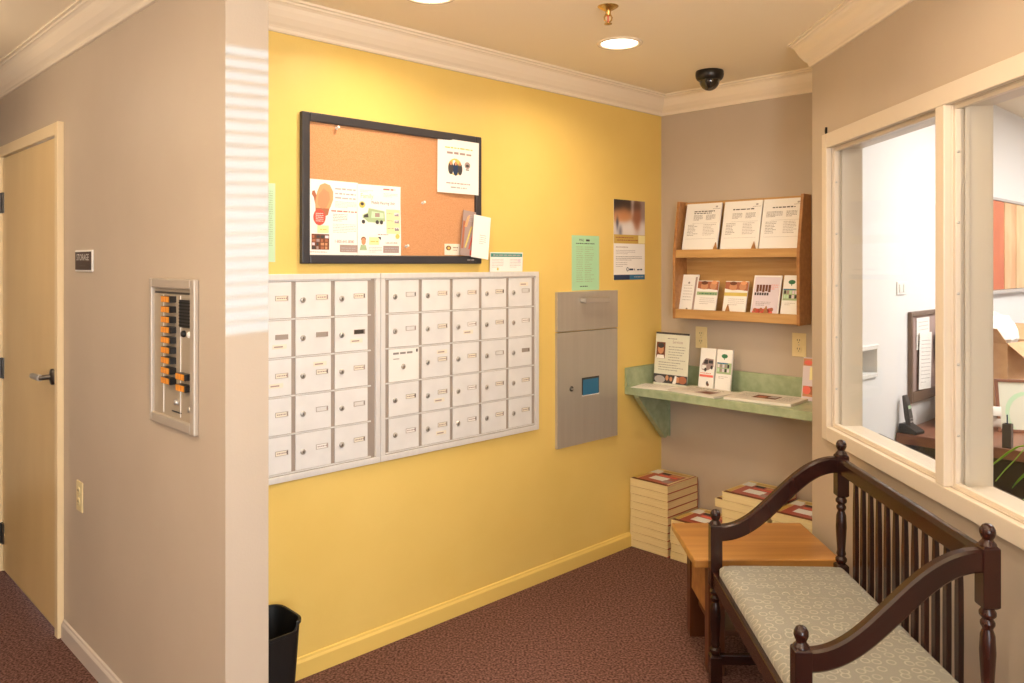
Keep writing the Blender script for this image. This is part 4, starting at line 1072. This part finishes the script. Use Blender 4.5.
# crumpled white packing paper on top of the box
m = MB(); n1, n2 = 18, 10; vs = []; fs = []
rnd = random.Random(3)
for j in range(n2+1):
    for i in range(n1):
        q = 2*PI*i/n1; p = -PI/2+PI*j/n2; r = 1+rnd.uniform(-.16, .16)
        vs.append((.105*r*math.cos(p)*math.cos(q), .100*r*math.cos(p)*math.sin(q), .12*r*math.sin(p)))
for j in range(n2):
    for i in range(n1): fs.append((j*n1+i, j*n1+(i+1) % n1, (j+1)*n1+(i+1) % n1, (j+1)*n1+i))
m.add(vs, fs, 'paper'); o = tag(m.build('packing_paper'), 'crumpled white packing paper in the open cardboard box', 'paper'); o.location = on('office', -.80, .215, DZ+.40)

t = thing('picture_frame', 'framed pale green print leaning on the office desk', 'picture', (2.335, 3.567, DZ+.001), 0)
t.rotation_euler = (Matrix.Rotation(RO+R(-60), 4, 'Z') @ Matrix.Rotation(R(-14), 4, 'X')).to_euler()
m = MB(); a_, h_ = .14, .24; m.box((-a_, 0, 0), (-a_+.014, .014, h_), 'desk_brown'); m.box((a_-.014, 0, 0), (a_, .014, h_), 'desk_brown'); m.box((-a_+.014, 0, 0), (a_-.014, .014, .014), 'desk_brown'); m.box((-a_+.014, 0, h_-.014), (a_-.014, .014, h_), 'desk_brown'); m.build('frame', t, .002)
a = Doc(); a.sheet(.252, .212, 'sage_paper', .004, 2, 2, .014); a.ell(-.02, .09, .085, .095, 'pale_green'); a.ell(-.01, .080, .080, .090, 'sage_paper', 2); a.rect(.085, .02, .112, .20, 'teal_ink', 2); a.build('print', t).location.y = .006
t = thing('pen_holder', 'black upright pen holder at the front of the office desk', 'holder', on('office', -1.44, .437, DZ), RO); t.scale = (.75, .75, .9)
m = MB(); m.box((-.022, -.022, 0), (.022, .022, .006), 'black_plastic')
for a_, b_ in (((-.022, -.022), (.022, -.019)), ((-.022, .019), (.022, .022)), ((-.022, -.019), (-.019, .019)), ((.019, -.019), (.022, .019))): m.box((a_[0], a_[1], .006), (b_[0], b_[1], .11), 'phone_grey')
m.build('cup', t, .001)
MB().tube([(0, 0, .008), (.008, .004, .15)], .0035, 'navy_ink', 8).build('pen', t)
# rolled magazine
m = MB(); vs = []; fs = []; n = 26
for i in range(n+1):
    q = -1.3+2.6*PI*i/n/1.35; r = .055-.0008*i
    for y in (0, .20): vs.append((r*math.sin(q)*.55, y-.1, .062+r*math.cos(q)*1.05)); vs.append(((r-.004)*math.sin(q)*.55, y-.1, .062+(r-.004)*math.cos(q)*1.05))
for i in range(n):
    a = i*4; b = a+4; fs += [(a, b, b+2, a+2), (a+1, a+3, b+3, b+1), (a, a+1, b+1, b), (a+2, b+2, b+3, a+3)]
m.add(vs, fs, 'newsprint', True); o = tag(m.build('rolled_magazine'), 'curled magazine standing beside the framed green print on the desk', 'magazine'); o.location = (2.125, 3.655, DZ-.002); o.rotation_euler = (0, 0, RO+R(20))
a = Doc(); a.sheet(.24, .19, 'paper', .175, 2, 2, -.095); a.para(-.12, .12, .08, 10, .003, .016, 'pale_ink')
o = tag(a.build('paper_stack'), 'tall white stack of papers on the desk in front of the cardboard box', 'papers'); o.location = on('office', -1.08, .17, DZ+.1755); o.rotation_euler = (Matrix.Rotation(RO+.2, 4, 'Z') @ Matrix.Rotation(R(-90), 4, 'X')).to_euler()

# plant whose long leaves reach in from the right
t = thing('leafy_plant', 'plant with long thin green leaves inside the office, at the right edge', 'plant', (1.73, 2.28, 0))
m = MB(); m.lathe([(.075, 0), (.085, .02), (.105, .70), (.11, .70), (.11, .74), (.098, .74), (.095, .69), (.01, .69)], 'terracotta', n=28); m.build('planter', t)
rnd = random.Random(11)
LV = [(.42, 110, .20), (.40, 95, .16), (.44, 82, .10), (.38, 125, .06), (.36, 100, .02), (.28, 140, .24), (.34, 70, .22), (.36, 30, .2), (.33, -20, .2), (.35, -80, .22), (.26, -140, .18), (.22, 165, .15), (.32, 60, .05)]
for ln, az, rise in LV:
    vs = []; fs = []; n = 12; a = R(az); dx, dy = math.cos(a), math.sin(a)
    for i in range(n+1):
        q = i/n; r = .02+ln*q; z = .74+rise*math.sin(min(1, q*1.25)*PI*.62)*1.15-.16*q**3
        wv = .011*math.sin(PI*min(1, q*.9+.1))**.6+.0006
        vs += [(dx*r-dy*wv, dy*r+dx*wv, z+.002), (dx*r, dy*r, z-.001), (dx*r+dy*wv, dy*r-dx*wv, z+.002)]
    for i in range(n): k = i*3; fs += [(k, k+1, k+4, k+3), (k+1, k+2, k+5, k+4)]
    m = MB(); m.add(vs, fs, 'leaf_green', True); o = m.build('leaf', t); sm = o.modifiers.new('blade', 'SOLIDIFY'); sm.thickness = .0012

# ================================================================== LIGHT
def area(name, loc, size, power, col, rot=(0, 0, 0), shape='DISK', sy=None, spread=None, cast=True):
    l = bpy.data.lights.new(name, 'AREA'); l.shape = shape; l.size = size; l.energy = power; l.color = col
    if sy: l.size_y = sy
    if spread: l.spread = spread
    o = bpy.data.objects.new(name, l); C.objects.link(o); o.location = loc; o.rotation_euler = rot; return o
WARM = (1.0, .80, .58)
LP = 7.5
for i, (x, y) in enumerate(((.452, 3.354), (-.284, 2.752))):
    area('downlight_and_fill', (x, y, CEIL-.012), .14, LP, WARM, spread=R(150))
for x, y, p in ((.62, 1.95, 7), (-.1, 1.1, 5), (.5, .2, 5), (-1.46, 1.37, 9), (-2.86, 2.80, 6), (-.75, .2, 5)):
    area('downlight_and_fill', (x, y, CEIL-.012), .14, p, WARM, spread=R(160))  # lamps out of view, added to fill the lobby and hall
def point(name, loc, power, col, r):
    l = bpy.data.lights.new(name, 'POINT'); l.energy = power; l.color = col; l.shadow_soft_size = r
    o = bpy.data.objects.new(name, l); C.objects.link(o); o.location = loc
point('fill_point', (-2.30, 2.78, 2.2), 5.5, WARM, .10)  # unseen hall lamp, added to brighten the crown beside it
point('fill_point', (.15, -.35, 2.04), 33, WARM, .16)  # no fixture: added behind the camera to lift ceiling and walls
point('fill_point', (-1.75, .85, 1.98), 27, WARM, .16)  # second added fill without a fixture, on the hall side
def ceiling_fill(loc, aim, p):
    o = area('ceiling_fill_lamp', loc, .22, p, WARM, spread=R(140)); o.rotation_euler = Vector(aim).to_track_quat('-Z', 'Y').to_euler()  # unseen upward lamp, added only to brighten the ceiling
ceiling_fill((1.10, .85, 1.85), (-.42, .75, .8), 15)
ceiling_fill(tuple(ST(-1.05, -1.4, 1.85)), (.3, .35, .85), 8)
area('office_light', (2.9, 3.0, CEIL-.03), 1.1, 58, (1.0, .95, .90), shape='SQUARE')
area('office_light', (4.1, 4.0, CEIL-.03), 1.1, 38, (1.0, .95, .90), shape='SQUARE')
sun = bpy.data.lights.new('sun', 'SUN'); sun.energy = 3.3; sun.angle = R(.40); sun.color = (.24, .62, 1.0)
so = bpy.data.objects.new('sun', sun); C.objects.link(so)
e = R(3); hdir = Vector((-.8275, .5614, 0)).normalized()
dv = Vector((hdir.x*math.cos(e), hdir.y*math.cos(e), -math.sin(e)))
so.rotation_euler = dv.to_track_quat('-Z', 'Y').to_euler()
W = bpy.data.worlds.new('daylight'); bpy.context.scene.world = W; W.use_nodes = True
W.node_tree.nodes['Background'].inputs[0].default_value = (.80, .90, 1.0, 1); W.node_tree.nodes['Background'].inputs[1].default_value = 18.0
pt = area('portal', ST((GS0+GS1)/2, 1.34, 1.05), GS1-GS0, 1, (1, 1, 1), shape='RECTANGLE', sy=GH)
pt.rotation_euler = (-NN).to_track_quat('-Z', 'Y').to_euler(); pt.data.cycles.is_portal = True

# ================================================================== CAMERA
cam = bpy.data.cameras.new('camera'); co = bpy.data.objects.new('camera', cam); C.objects.link(co)
cam.sensor_width = 36; cam.lens = 797/1024*36; cam.shift_y = -(341.5-264)/1024; cam.clip_start = .02
co.location = (0, 0, 1.51); co.rotation_euler = (R(90), 0, 0)
sc_ = bpy.context.scene; sc_.camera = co
sc_.view_settings.view_transform = 'Standard'; sc_.view_settings.look = 'None'; sc_.view_settings.gamma = 1; sc_.view_settings.use_curve_mapping = False
sc_.view_settings.exposure = -.16
